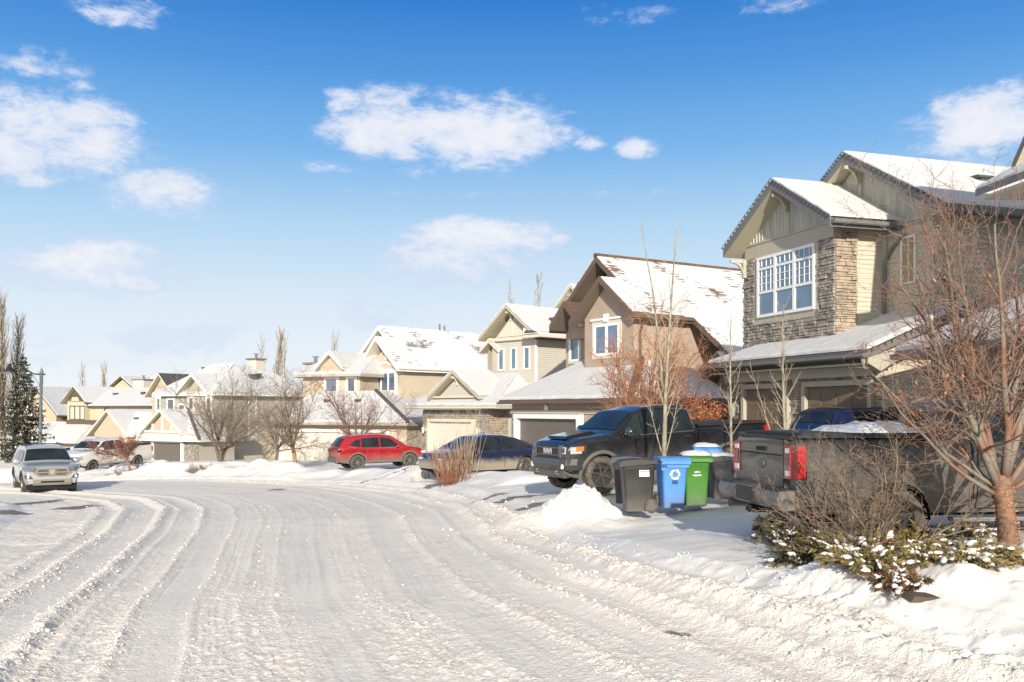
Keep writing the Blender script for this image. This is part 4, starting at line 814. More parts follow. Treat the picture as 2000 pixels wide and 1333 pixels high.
def house_yellow():
    h = House('house', 'yellow house with dark brown trim and a triple window beside a long snowy roof', ((292-1000)*112/FOC, 112), R(-25), -4.3)
    h.gable_y('wall', -13.0, -9.8, -.6, 9, -.6, 7.4, 8.7, STUC_Y, xr=-11.45); h.box('wall', -9.8, 1, 0, 9, -.6, 6.9, STUC_Y)
    h.roof_y(-13.6, -9.4, -1.1, 5, 7.35, 9.3, xr=-11.45, fas=TRIM_B)
    h.roof_x(-11.0, 2.5, -.5, 9.5, 6.95, 9.15, fas=TRIM_B)
    h.gutter((-9.4,-.56,6.85), (2.5,-.56,6.85), TRIM_B)
    h.window(-12.6, -9.9, 5.2, 6.95, -.6, cols=3, fr=.12, m=TRIM_B, gl=mat('pane_pale', (.45,.42,.36), .3)); h.box('band_board', -13.1, -7.2, -.7, -.61, 4.7, 5.2, TRIM_B)
    b = MB(); b.prism([(-12.6,7.5),(-10.3,7.5),(-11.45,8.9)], 'y', -.75, -.61); b.build('gable_timber', TRIM_B, h.e)
    b = MB(); b.prism([(-12.2,7.5),(-10.7,7.5),(-11.0,8.0),(-11.9,8.0)], 'y', -.8, -.76); b.build('gable_panel', STUC_Y, h.e)
    h.pipe([(-6.6,-.5,6.8),(-7.2,-.1,6.4),(-7.2,-.08,4.6)], .09, TRIM_B); h.vent(-8.2, 2.6, 8.3, sz=.6); h.vent(-3.5, 2.6, 8.4, sz=.6)
    h.chimney(-7.2, 6, 8, 10.2, 1.8, TRIM_C)
    h.box('wall', -18.6, -7.2, -4, 0, -.6, 2.4, STUC_Y)
    h.roof([[(-19.6,-4.6,2.5),(-6.8,-4.6,2.5),(-9.5,.2,4.9),(-16.8,.2,4.9)], [(-6.8,-4.6,2.5),(-6.8,2,2.5),(-9.5,.2,4.9)], [(-19.6,2,2.5),(-19.6,-4.6,2.5),(-16.8,.2,4.9)]], name='garage_roof', fas=TRIM_B)
    h.gutter((-19.6,-4.68,2.42), (-6.8,-4.68,2.42), TRIM_B); h.roof_y(-16.6, -13.2, -4.2, 0, 3.0, 4.5, fas=TRIM_B); h.gable_y('gable_wall', -16.1, -13.7, -4, -1, 2.5, 3.1, 4.2, STUC_Y)
    h.garage(-17.5, -12.6, -.4, 1.9, -3.97, m=GDOOR_D, plain=True, cols=6, tm=TRIM_B); h.pipe([(-11.9,-4.6,2.4),(-12.4,-4.1,2.0),(-12.4,-4.06,0)], .09, TRIM_B)
def house_back_gable():
    h = House('house', 'distant house showing only a small brown timbered gable above the yellow house', ((245-1000)*134/FOC, 134), R(-20), -4.6)
    h.box('wall', -4, 8, .5, 9, -.6, 8.7, STUC_Y); h.gable_y('gable_wall', -3.1, 2.1, 0, 1, 8.5, 9.3, 11.0, STUC_Y); h.roof_y(-3.7, 2.7, -.5, 6, 9.2, 11.5, fas=TRIM_B); h.roof_x(-2, 11, 0, 12, 9.0, 11.6, fas=TRIM_B)
    h.vent(5.5, 2, 10, sz=.6)
def house_far_left():
    h = House('house', 'peach house at the far left behind the street lamp with a shaded snowy roof valley', ((98-1000)*122/FOC, 122), R(-12), -4.8)
    h.gable_y('wall', -4.6, .9, 0, 8, -.6, 6.2, 9.2, STUC_P, xr=-1.8); h.box('wall', .9, 7, 2, 9, -.6, 6.0, STUC_Y)
    h.roof_y(-5.2, 1.5, -.6, 9, 6.2, 9.9, xr=-1.8, fas=TRIM_B); h.roof_x(-.5, 8.5, 1.4, 10, 6.0, 9.8, fas=TRIM_B); h.roof_y(4.9, 8.7, 0, 6, 6.2, 9.0, fas=TRIM_B); h.gable_y('gable_wall', 5.3, 8.3, .3, 3, -.6, 6.4, 8.6, STUC_Y)
    h.window(-.9, .1, 3.6, 5.2, 0, trim=.12, tm=WHITE); h.window(2.6, 4.2, 3.4, 5.2, 2, cols=2, gl=GLASS, trim=.1, tm=WHITE)
# ------------------------------------------------------------------ vehicles (local x forward, y left, z up)
def lerp_tab(tab, x):
    xs = [p[0] for p in tab]; zs = [p[1] for p in tab]; return float(np.interp(x, xs, zs))
class Car:
    def __init__(s, name, label, L_, W_, top, belt, paint, wheels, rw, loc, heading, sill=.32, tumble=.30, corner=.09, nose=.10, tail=.06, arch=None, zbf=None, pitch=0.0, roll=0.0, crown=.03, rim='alloy', rimcol=None, group='vehicles parked along the street'):
        s.L, s.W, s.top, s.belt, s.sill, s.tum, s.cor, s.nose, s.tail, s.wheels, s.rw = L_, W_, sorted(top), belt, sill, tumble, corner, nose, tail, wheels, rw
        s.Ra = arch or rw*1.17; s.paint = paint; s.crown = crown
        s.e = thing(name, label, 'car' if 'pickup' not in name else 'pickup truck', loc, heading, group); s.e.rotation_euler = (roll, pitch, heading)
        s.body(); 
        for i, xw in enumerate(wheels):
            for sd_ in (1, -1): s.wheel(xw, sd_, rim, rimcol)
    def hw(s, x):
        h = s.L/2; a = (x-(h-.9))/.9; b = (-x-(h-.6))/.6
        return s.W/2*(1-(s.nose*max(a, 0)**2.2)-(s.tail*max(b, 0)**2.2))
    def bl(s, x): return lerp_tab(s.belt, x)
    def y(s, x, z):
        b = s.bl(x); w = s.hw(x); lo = max(0.0, (s.sill+.22-z))
        w -= .25*lo
        bul = .018*math.sin(min(max((z-s.sill)/(max(b-s.sill, .1)), 0), 1)*math.pi)
        w -= .03-bul if z < b else .03
        if z > b: w -= s.tum*(z-b)+.02*min(1, (z-b)/.03)
        return max(w, .05)
    def zt(s, x): return lerp_tab(s.top, x)
    def zb(s, x):
        z = s.sill
        for xw in s.wheels:
            d = abs(x-xw)
            if d < s.Ra: z = max(z, s.rw+math.sqrt(s.Ra**2-d*d)*1.0)
        h = s.L/2
        if x > h-.45: z = max(z, s.sill-.02+.10*((x-h+.45)/.45)**2)
        if x < -h+.45: z = max(z, s.sill+.10*((-x-h+.45)/.45)**2)
        return z
    def body(s):
        h = s.L/2; xs = set(np.linspace(-h, h, 70).tolist()) | {p[0] for p in s.top}
        for p in s.top: xs |= {p[0]-.03, p[0]+.03}
        for xw in s.wheels:
            xs |= set((xw+s.Ra*np.cos(np.linspace(0, math.pi, 15))).tolist()); xs |= {xw-s.Ra-.001, xw+s.Ra+.001}
        xs = sorted(x for x in xs if -h <= x <= h); xs = [x for i, x in enumerate(xs) if i == 0 or x-xs[i-1] > 1e-3]
        NS, NT = 12, 6; b = MB(); rows = []
        for x in xs:
            zb_, zt_ = s.zb(x), s.zt(x); zs_ = max(zt_-s.cor, zb_+.02); row = []; bz = s.bl(x)
            lv = [zb_+(zs_-zb_)*i/(NS-1) for i in range(NS)]
            if zb_+.05 < bz < zs_-.05:      # keep a crisp belt line
                j = min(range(1, NS-1), key=lambda i: abs(lv[i]-bz)); lv[j] = bz; lv[j+1] = max(min(lv[j+1], zs_), bz+.02)
            for z in lv: row.append((x, s.y(x, z), z))
            y0 = s.y(x, zs_)
            for i in range(1, 4):
                a = i/3*math.pi/2; row.append((x, y0-s.cor*1.1*(1-math.cos(a)), zs_+(zt_-zs_)*math.sin(a)))
            y1 = row[-1][1]
            for i in range(1, NT+1):
                t = 1-i/NT; row.append((x, y1*t, zt_+s.crown*(1-t*t)))
            full = row+[(p[0], -p[1], p[2]) for p in row[-2::-1]]; rows.append(full)
        n = len(rows[0])
        for r in rows: b.v += r
        for i in range(len(rows)-1):
            for j in range(n-1): b.f.append((i*n+j, (i+1)*n+j, (i+1)*n+j+1, i*n+j+1)); b.mi.append(0)
        b.f.append(tuple(range(n))); b.mi.append(0); k = (len(rows)-1)*n; b.f.append(tuple(range(k, k+n))[::-1]); b.mi.append(0)
        o = b.build('body', s.paint, s.e, smooth=True); fix_normals(o)
        try:
            o.data.set_sharp_from_angle(angle=R(32))
        except Exception: pass
        s.bodyo = o
        b = MB(); b.box(-h+.25, h-.3, -s.W/2+.32, s.W/2-.32, s.sill-.06, min(s.bl(0)-.05, .95)); b.box(-h+.15, h-.12, -s.W/2+.12, s.W/2-.12, s.sill+.0, s.sill+.06)
        for xw in s.wheels:
            for sd_ in (1, -1):
                v = []; m = 12
                for i in range(m+1):
                    a = math.pi*i/m
                    for yy in (s.W/2-.06, s.W/2-.36): v.append((xw+s.Ra*math.cos(a), sd_*yy, s.rw+s.Ra*math.sin(a)))
                b.mesh(v, [(2*i, 2*i+1, 2*i+3, 2*i+2) for i in range(m)])
        b.build('underbody', DARK, s.e)
    def strip(s, poly, off, side):
        """clip a convex (x,z) polygon to vertical strips lying on the body side"""
        x0 = min(p[0] for p in poly); x1 = max(p[0] for p in poly); n = max(2, int((x1-x0)/.09)); out = []
        ks = sorted({p[0] for p in poly} | set(np.linspace(x0, x1, n+1).tolist()))
        for x in ks:
            zs = []
            for i in range(len(poly)):
                (ax, az), (bx, bz) = poly[i], poly[(i+1) % len(poly)]
                if min(ax, bx)-1e-9 <= x <= max(ax, bx)+1e-9:
                    if abs(ax-bx) < 1e-9: zs += [az, bz]
                    else: zs.append(az+(bz-az)*(x-ax)/(bx-ax))
            out.append((x, min(zs), max(zs)))
        return out
    def side(s, name, poly, m, off=.014, sides=(1, -1), th=.0, par=None, rows=4):
        for sd_ in sides:
            b = MB(); st = s.strip(poly, off, sd_); v = []
            for (x, z0, z1) in st:
                for i in range(rows+1): z = z0+(z1-z0)*i/rows; v.append((x, sd_*(s.y(x, z)+off), z))
            f = []; k = rows+1
            for i in range(len(st)-1):
                for j in range(rows): f.append((i*k+j, (i+1)*k+j, (i+1)*k+j+1, i*k+j+1) if sd_ > 0 else (i*k+j, i*k+j+1, (i+1)*k+j+1, (i+1)*k+j))
            b.mesh(v, f); o = b.build(name, m, par or s.e, smooth=True)
        return o
    def line(s, name, pts, w, m, sides=(1, -1), off=.006, par=None):
        for sd_ in sides:
            b = MB(); P = []
            for i in range(len(pts)-1):
                (x0, z0), (x1, z1) = pts[i], pts[i+1]; n = max(1, int(math.hypot(x1-x0, z1-z0)/.1))
                for k in range(n): P.append((x0+(x1-x0)*k/n, z0+(z1-z0)*k/n))
            P.append(pts[-1]); v = []
            for i, (x, z) in enumerate(P):
                a, c = P[max(i-1, 0)], P[min(i+1, len(P)-1)]; dx, dz = c[0]-a[0], c[1]-a[1]; l = math.hypot(dx, dz) or 1; nx, nz_ = -dz/l*w/2, dx/l*w/2
                for q in (-1, 1): v.append((x+nx*q, sd_*(s.y(x+nx*q, z+nz_*q)+off), z+nz_*q))
            b.mesh(v, [(2*i, 2*i+1, 2*i+3, 2*i+2) for i in range(len(P)-1)]); o = b.build(name, m, par or s.e)
        return o
    def arch(s, name, w, m, off=.02, a0=-8, a1=188):
        b = MB()
        for xw in s.wheels:
            for sd_ in (1, -1):
                v = []; n = 22
                for i in range(n+1):
                    a = R(a0+(a1-a0)*i/n)
                    for (r, o_) in ((s.Ra-.012, -.03), (s.Ra-.012, off), (s.Ra+w, off*.8), (s.Ra+w, -.005)):
                        x, z = xw+r*math.cos(a), s.rw+r*math.sin(a); v.append((x, sd_*(s.y(x, z)+o_), z))
                b.mesh(v, [(4*i+j, 4*i+j+1, 4*i+j+5, 4*i+j+4) for i in range(n) for j in range(3)])
        o = b.build(name, m, s.e, smooth=True); return o
    def slope(s, name, x0, x1, m, inset=.07, off=.012, n=8, lo=.0):
        """glass lying on the top profile between x0 and x1 (windscreen, rear window, roof)"""
        b = MB(); v = []; K = 8
        for i in range(n+1):
            x = x0+(x1-x0)*i/n; z = s.zt(x); e = .02; dz = (s.zt(x+e)-s.zt(x-e))/(2*e); nn = math.hypot(1, dz); nx, nz_ = -dz/nn*off, 1/nn*off
            yw = s.y(x, max(z-s.cor, s.sill+.1))-s.cor*1.1-inset
            yw = s.y(x, z-.03)-inset-.02
            for j in range(K+1):
                t = -1+2*j/K; v.append((x+nx, yw*t, z+s.crown*(1-min(1,(abs(t)*.98))**2)*1.0+nz_))
        f = [(i*(K+1)+j, (i+1)*(K+1)+j, (i+1)*(K+1)+j+1, i*(K+1)+j+1) for i in range(n) for j in range(K)]
        b.mesh(v, f); o = b.build(name, m, s.e, smooth=True); fix_normals(o); return o
    def wheel(s, xw, sd_, rim, rimcol):
        r, w = s.rw, .24; yc = s.W/2-.145
        e = MB(); e.lathe([(r*.66,-w/2+.03),(r*.72,-w/2),(r*.93,-w/2+.01),(r,-w/2+.05),(r*1.005,0),(r,w/2-.05),(r*.93,w/2-.01),(r*.72,w/2),(r*.66,w/2-.03)], 36, 'y', (xw, sd_*yc, r))
        for k in range(34):        # tread blocks
            a = 2*math.pi*k/34
            for q in (-1, 1):
                c = Vector((xw+r*math.cos(a+.05*q), sd_*yc+q*.06, r+r*math.sin(a+.05*q))); u = Vector((math.cos(a), 0, math.sin(a))); t = Vector((-math.sin(a), 0, math.cos(a)))
                vs = [c+u*du+t*dt+Vector((0, dy, 0)) for du in (-.01, .012) for dt in (-.022, .022) for dy in (-.045, .045)]
                e.mesh(vs, [(0,1,3,2),(4,6,7,5),(0,4,5,1),(2,3,7,6),(0,2,6,4),(1,5,7,3)])
        o = MB(); w_ = thing_part = e.build('wheel', RUBBER, s.e, smooth=False); fix_normals(w_)
        b = MB(); yo = sd_*(yc+w/2-.04); R1 = r*.665
        b.lathe([(R1, -.10*sd_), (R1, 0), (R1*.94, .012*sd_), (R1*.90, -.015*sd_), (R1*.88, -.10*sd_)], 32, 'y', (xw, yo, r)); b.lathe([(.001, .0), (.055, .0), (.065, -.02*sd_)], 12, 'y', (xw, yo, r))
        ns = {'alloy': 5, 'ten': 10, 'six': 6}[rim]
        for k in range(ns):
            a = 2*math.pi*k/ns+.3; sw = .045 if ns < 8 else .022
            for q in ((-.35, .35) if ns == 5 else (0,)):
                aa = a+q*.55
                p0 = Vector((xw+.04*math.cos(a), yo-.012*sd_, r+.04*math.sin(a))); p1 = Vector((xw+R1*.92*math.cos(aa), yo-.004*sd_, r+R1*.92*math.sin(aa))); t = Vector((-math.sin(aa), 0, math.cos(aa)))*sw*.5
                d = Vector((0, -.03*sd_, 0)); b.mesh([p0+t, p0-t, p1-t*1.2, p1+t*1.2, p0+t+d, p0-t+d, p1-t*1.2+d, p1+t*1.2+d], [(0,1,2,3),(0,4,5,1),(1,5,6,2),(2,6,7,3),(3,7,4,0)])
        rm = rimcol or mat('rim_alloy', (.36,.35,.33), .4, metal=.7, col2=(.2,.18,.15), vscale=7)
        q = b.build('rim', rm, w_); fix_normals(q)
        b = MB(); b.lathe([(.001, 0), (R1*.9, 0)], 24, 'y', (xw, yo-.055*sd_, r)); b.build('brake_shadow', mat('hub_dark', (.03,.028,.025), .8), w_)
    def xf(s, z):   # x of the front of the body at height z
        for i in range(len(s.top)-1, 0, -1):
            (a, za), (b, zb_) = s.top[i-1], s.top[i]
            if zb_ <= z <= za: return b+(a-b)*(z-zb_)/max(za-zb_, 1e-6)
        return s.L/2
    def fbox(s, name, y0, y1, z0, z1, m, d=.03, par=None, back=.02, rear=False, slant=True):
        """panel wrapped on the front (or rear) face between y0..y1, z0..z1"""
        b = MB(); n = 6; v = []
        for i in range(n+1):
            y = y0+(y1-y0)*i/n
            for z in (z0, z1):
                if rear: x = -s.L/2+.0*abs(y); v += [(x-d, y, z), (x+back, y, z)]
                else: x = s.xf(z) if slant else s.L/2; v += [(x+d, y, z), (x-back, y, z)]
        f = []
        for i in range(n): a = i*4; c = a+4; f += [(a, c, c+2, a+2), (a+1, a+3, c+3, c+1), (a+2, c+2, c+3, a+3), (a, a+1, c+1, c)]
        f += [(0, 2, 3, 1), (n*4, n*4+1, n*4+3, n*4+2)]
        b.mesh(v, f); o = b.build(name, m, par or s.e); fix_normals(o); return o
    def mirror(s, x, z, m, sz=1.0):
        for sd_ in (1, -1):
            b = MB(); y0 = s.y(x, z)
            prof = [(.0,.0),(.07,.02),(.105,.07),(.11,.15),(.08,.22),(0,.235)]
            b.lathe([(p[0]*sz, p[1]*sz*sd_) for p in prof], 12, 'y', (0, 0, 0)); b.v = [(v[0]*.75+x, v[1]*1.0+sd_*(y0+.03), v[2]*1.0*.95+z) for v in b.v]
            b.box(x-.03, x+.03, min(sd_*(y0-.02), sd_*(y0+.06)), max(sd_*(y0-.02), sd_*(y0+.06)), z-.05, z-.01)
            o = b.build('mirror', m, s.e, smooth=True); fix_normals(o)
def text_obj(body, name, m, par, loc, rot, size, ext=.004, align='CENTER', bold=False):
    c = bpy.data.curves.new(name, 'FONT'); c.body = body; c.size = size; c.extrude = ext; c.align_x = align; c.align_y = 'CENTER'; c.resolution_u = 2
    if bold: c.offset = size*.025
    c.materials.append(m); t_ = bpy.data.objects.new('lettering_source', c); COL.objects.link(t_); bpy.context.view_layer.update()
    me = bpy.data.meshes.new_from_object(t_.evaluated_get(bpy.context.evaluated_depsgraph_get())); bpy.data.objects.remove(t_)
    me.name = name; o = bpy.data.objects.new(name, me); COL.objects.link(o); o.parent = par; o.location = loc; o.rotation_euler = rot; return o
LAMPCL = mat('headlamp_lens', (.55,.56,.56), .12, spec=1.0, metal=.3)
RED = mat('tail_lamp_red', (.42,.015,.015), .2, coat=.6)
REDD = mat('tail_lamp_dark_red', (.11,.008,.008), .2, coat=.6)
AMBER = mat('amber_lens', (.75,.16,.02), .25, coat=.5)
WLENS = mat('white_lens', (.72,.70,.66), .25)
def pickup(name, label, pose, paint, L_=5.9, W_=2.03, fo=.97, Hh=1.96, rw=.41, trim=None, ground=None, lift=0, flare=None, rimcol=None, mirc=None, side='crew'):
    h = L_/2; xf, xr = h-fo, -h+1.28
    top = [(-h, 1.38), (-h+.03, 1.42), (-.62, 1.44), (-.58, 1.46), (-.50, Hh-.10), (-.30, Hh-.01), (.3, Hh), (.72, Hh-.03), (1.02, Hh-.12), (1.62, 1.42), (1.72, 1.37), (2.5, 1.29), (h-.12, 1.20), (h-.03, 1.10), (h, .92)]
    belt = [(-h, 1.34), (-.6, 1.33), (1.7, 1.25), (h, 1.1)]
    c = Car(name, label, L_, W_, top, belt, paint, [xf, xr], rw, (0,0,0), 0, sill=.50, tumble=.27, corner=.07, nose=.11, tail=.02, arch=rw*1.17, rim='six', rimcol=rimcol)
    BL = BLACK; gl = CARGL
    c.side('side_window', [(.12,1.345), (1.42,1.32), (1.52,1.37), (1.0,Hh-.16), (.72,Hh-.11), (.16,Hh-.10)], gl)
    c.side('side_window', [(-.56,1.36), (.04,1.35), (.06,Hh-.10), (-.30,Hh-.12), (-.46,Hh-.2)], gl)
    c.slope('windscreen', 1.06, 1.60, gl, inset=.06)
    b = MB(); b.box(-.585-.02, -.56, -.62, .62, 1.50, Hh-.18); 
    for i in range(0): pass
    b.build('rear_window', gl, c.e)
    for x in (1.55, .09, -.60): c.line('door_seam', [(x, .55), (x+.01, 1.30)], .014, DARK)
    c.line('door_seam', [(-.60, .55), (1.55, .55)], .014, DARK); c.line('bed_gap', [(-.66, .52), (-.66, 1.40)], .03, DARK)
    hm = trim or BL
    for x in (.22, -.46): c.side('door_handle', [(x,1.20), (x+.2,1.195), (x+.2,1.235), (x,1.24)], hm, off=.03)
    c.mirror(1.36, 1.40, mirc or BL, 1.25)
    for sd_ in (1, -1): b = MB(); b.box(-.95, 1.45, sd_*(W_/2-.02)-.06, sd_*(W_/2-.02)+.06, .40, .45); b.build('running_board', mat('step_metal', (.25,.24,.22), .4, metal=.5), c.e)
    # tonneau over the bed
    b = MB(); b.box(-h+.1, -.66, -W_/2+.12, W_/2-.12, 1.452, 1.49); b.build('bed_cover', BL, c.e)
    for sd_ in (1, -1): b = MB(); b.box(-h+.02, -.68, sd_*(W_/2-.085)-.05, sd_*(W_/2-.085)+.05, 1.43, 1.468); b.build('bed_rail_cap', BL, c.e)
    c.h = h; c.Hh = Hh
    return c
def place(c, x, y, z, heading, pitch=0, roll=0):
    c.e.location = (x, y, z); c.e.rotation_euler = (roll, pitch, heading)
def near_pickup():
    P = mat('paint_dark_grey', (.022,.022,.023), .3, coat=.7, dirt=(1.0,.7,(.15,.128,.105),.78))
    c = pickup('grey_pickup_truck', 'dirt-streaked dark grey pickup truck seen from its tailgate behind the bare copper-barked tree', None, P, trim=BLACK, rimcol=mat('rim_black', (.04,.04,.04), .4), mirc=BLACK)
    h = c.h
    tg = c.fbox('tailgate', -.72, .72, .80, 1.40, P, d=.035, rear=True)
    b = MB(); b.box(-h-.05, -h-.035, -.70, .70, 1.20, 1.215); b.box(-h-.045, -h-.036, -.72, -.70, .8, 1.4); b.build('tailgate_crease', DARK, tg)
    b = MB(); b.box(-h-.055, -h-.036, -.13, .13, 1.245, 1.30); b.build('tailgate_handle', DARK, tg)
    b = MB(); b.lathe([(.001,-.02),(.115,-.02),(.13,0)], 28, 'x', (0,0,0)); b.v = [(v[0]-h-.037, v[1], v[2]*.5+1.08) for v in b.v]; b.build('oval_badge', mat('badge_dull', (.13,.12,.11), .5, metal=.3), tg)
    b = MB(); b.box(-h-.01, -h+.35, -.84, .84, 1.405, 1.45); b.build('tailgate_spoiler', BLACK, tg)
    # tail lamps wrap the corners
    for sd_ in (1, -1):
        b = MB(); y0, y1 = sd_*.81, sd_*(.985)
        pr = [(-h-.045, .72), (-h-.045, .935), (-h-.0, .985), (-h+.12, 1.012), (-h+.12, .80), (-h+.05, .72)]
        vs = [(p[0], p[1]*sd_, .93) for p in pr]+[(p[0]+.0, p[1]*sd_, 1.34) for p in pr]; n = len(pr)
        b.mesh(vs, [tuple(range(n)), tuple(range(n, 2*n))[::-1]]+[(i, (i+1) % n, n+(i+1) % n, n+i) for i in range(n)])
        o = b.build('tail_lamp', REDD, c.e); fix_normals(o)
        b = MB(); b.box(-h-.055, -h-.046, min(sd_*.905, sd_*.935), max(sd_*.905, sd_*.935), .945, 1.325); b.box(-h-.055, -h-.046, min(sd_*.735, sd_*.905), max(sd_*.735, sd_*.905), 1.315, 1.335); b.box(-h-.055, -h-.046, min(sd_*.735, sd_*.905), max(sd_*.735, sd_*.905), .935, .955); b.prism([(-h-.005,.94),(-h+.10,.96),(-h+.11,1.33),(-h-.0,1.33),(-h-.0,1.18),(-h+.045,1.1)], 'y', min(sd_*.985, sd_*1.018), max(sd_*.985, sd_*1.018)); q_ = b.build('light_guide', RED, o); fix_normals(q_)
        b = MB(); b.box(-h-.052, -h-.046, min(sd_*.77, sd_*.90), max(sd_*.77, sd_*.90), 1.245, 1.305); b.box(-h-.052, -h-.046, min(sd_*.77, sd_*.90), max(sd_*.77, sd_*.90), .965, 1.03); b.build('reverse_lens', WLENS, o)
        b = MB(); b.box(-h-.051, -h-.046, min(sd_*.78, sd_*.89), max(sd_*.78, sd_*.89), 1.05, 1.22); b.build('lamp_core', REDD, o)
    BM = mat('bumper_grey', (.24,.215,.185), .45, metal=.35, col2=(.10,.09,.08), vscale=5)
    b = MB(); pr = [(-h-.24, .62), (-h-.26, .70), (-h-.22, .79), (-h-.03, .80), (-h-.02, .56), (-h-.16, .55)]
    b.prism(pr, 'y', -1.0, 1.0); o = b.build('rear_bumper', BM, c.e); fix_normals(o)
    b = MB(); b.box(-h-.24, -h-.02, -.98, -.45, .80, .812); b.box(-h-.24, -h-.02, .45, .98, .80, .812); b.box(-h-.268, -h-.245, -.30, .30, .60, .78); b.box(-h-.275, -h-.26, -.17, .17, .62, .74); b.build('bumper_step', BLACK, o)
    b = MB(); b.box(-h-.2, -h+.1, -.06, .06, .44, .54); b.tube([(-h-.24,0,.49),(-h-.1,0,.49)], .03, 8); b.build('tow_hitch', DARK, c.e)
    for yy in (-.62, .72):
        b = MB(); b.tube([(-h-.20, yy, .50), (-h+.5, yy*.95, .52)], [.062, .055], 14, cap=False); b.tube([(-h-.17, yy, .50), (-h-.165, yy, .50)], [.05, .05], 14); o = b.build('exhaust_tip', mat('exhaust_metal', (.42,.37,.30), .35, metal=.9), c.e)
    b = MB(); b.box(-h+.2, -h+.9, -.8, .8, .44, .52); b.build('chassis', DARK, c.e)
    b = MB(); b.tube([(-h+1.28, -.8, .40), (-h+1.28, .8, .40)], .07, 8); b.lathe([(.02,-.14),(.14,-.08),(.16,0),(.14,.08),(.02,.14)], 12, 'y', (-h+1.28, 0, .40)); b.build('rear_axle', DARK, c.e)
    # snow heaped on the bed cover
    b = MB(); n, m = 40, 16; X = np.linspace(-h+.85, -h+1.75, n); Y = np.linspace(-.92, .5, m)
    XX, YY = np.meshgrid(X, Y, indexing='ij'); u = (XX-X[0])/(X[-1]-X[0]); t = (YY+.21)/.71
    Z = 1.49+np.maximum(0, (1-np.abs(2*u-1)**2.4)*(1-t**4))**.6*(.05+.08*vnoise(XX*2.7+4, YY*2.3, 3)+.07*vnoise(XX*6, YY*6, 4))
    vs = np.stack([XX, YY, Z], -1).reshape(-1, 3).tolist(); f = [(i*m+j, (i+1)*m+j, (i+1)*m+j+1, i*m+j+1) for i in range(n-1) for j in range(m-1)]
    b.mesh(vs, f); o = b.build('bed_snow', SNOW, c.e, smooth=True); fix_normals(o)
    c.side('headlamp', [(h-.35,1.0), (h-.08,.98), (h-.08,1.12), (h-.35,1.14)], LAMPCL)
    hd = math.atan2(.135, .99); d = Vector((math.cos(hd), math.sin(hd))); t = Vector((3.27, 12.4)); ctr = t+d*(h+.03)
    place(c, ctr.x, ctr.y, H(ctr.x, ctr.y)-.01 if False else .42, hd, 0)
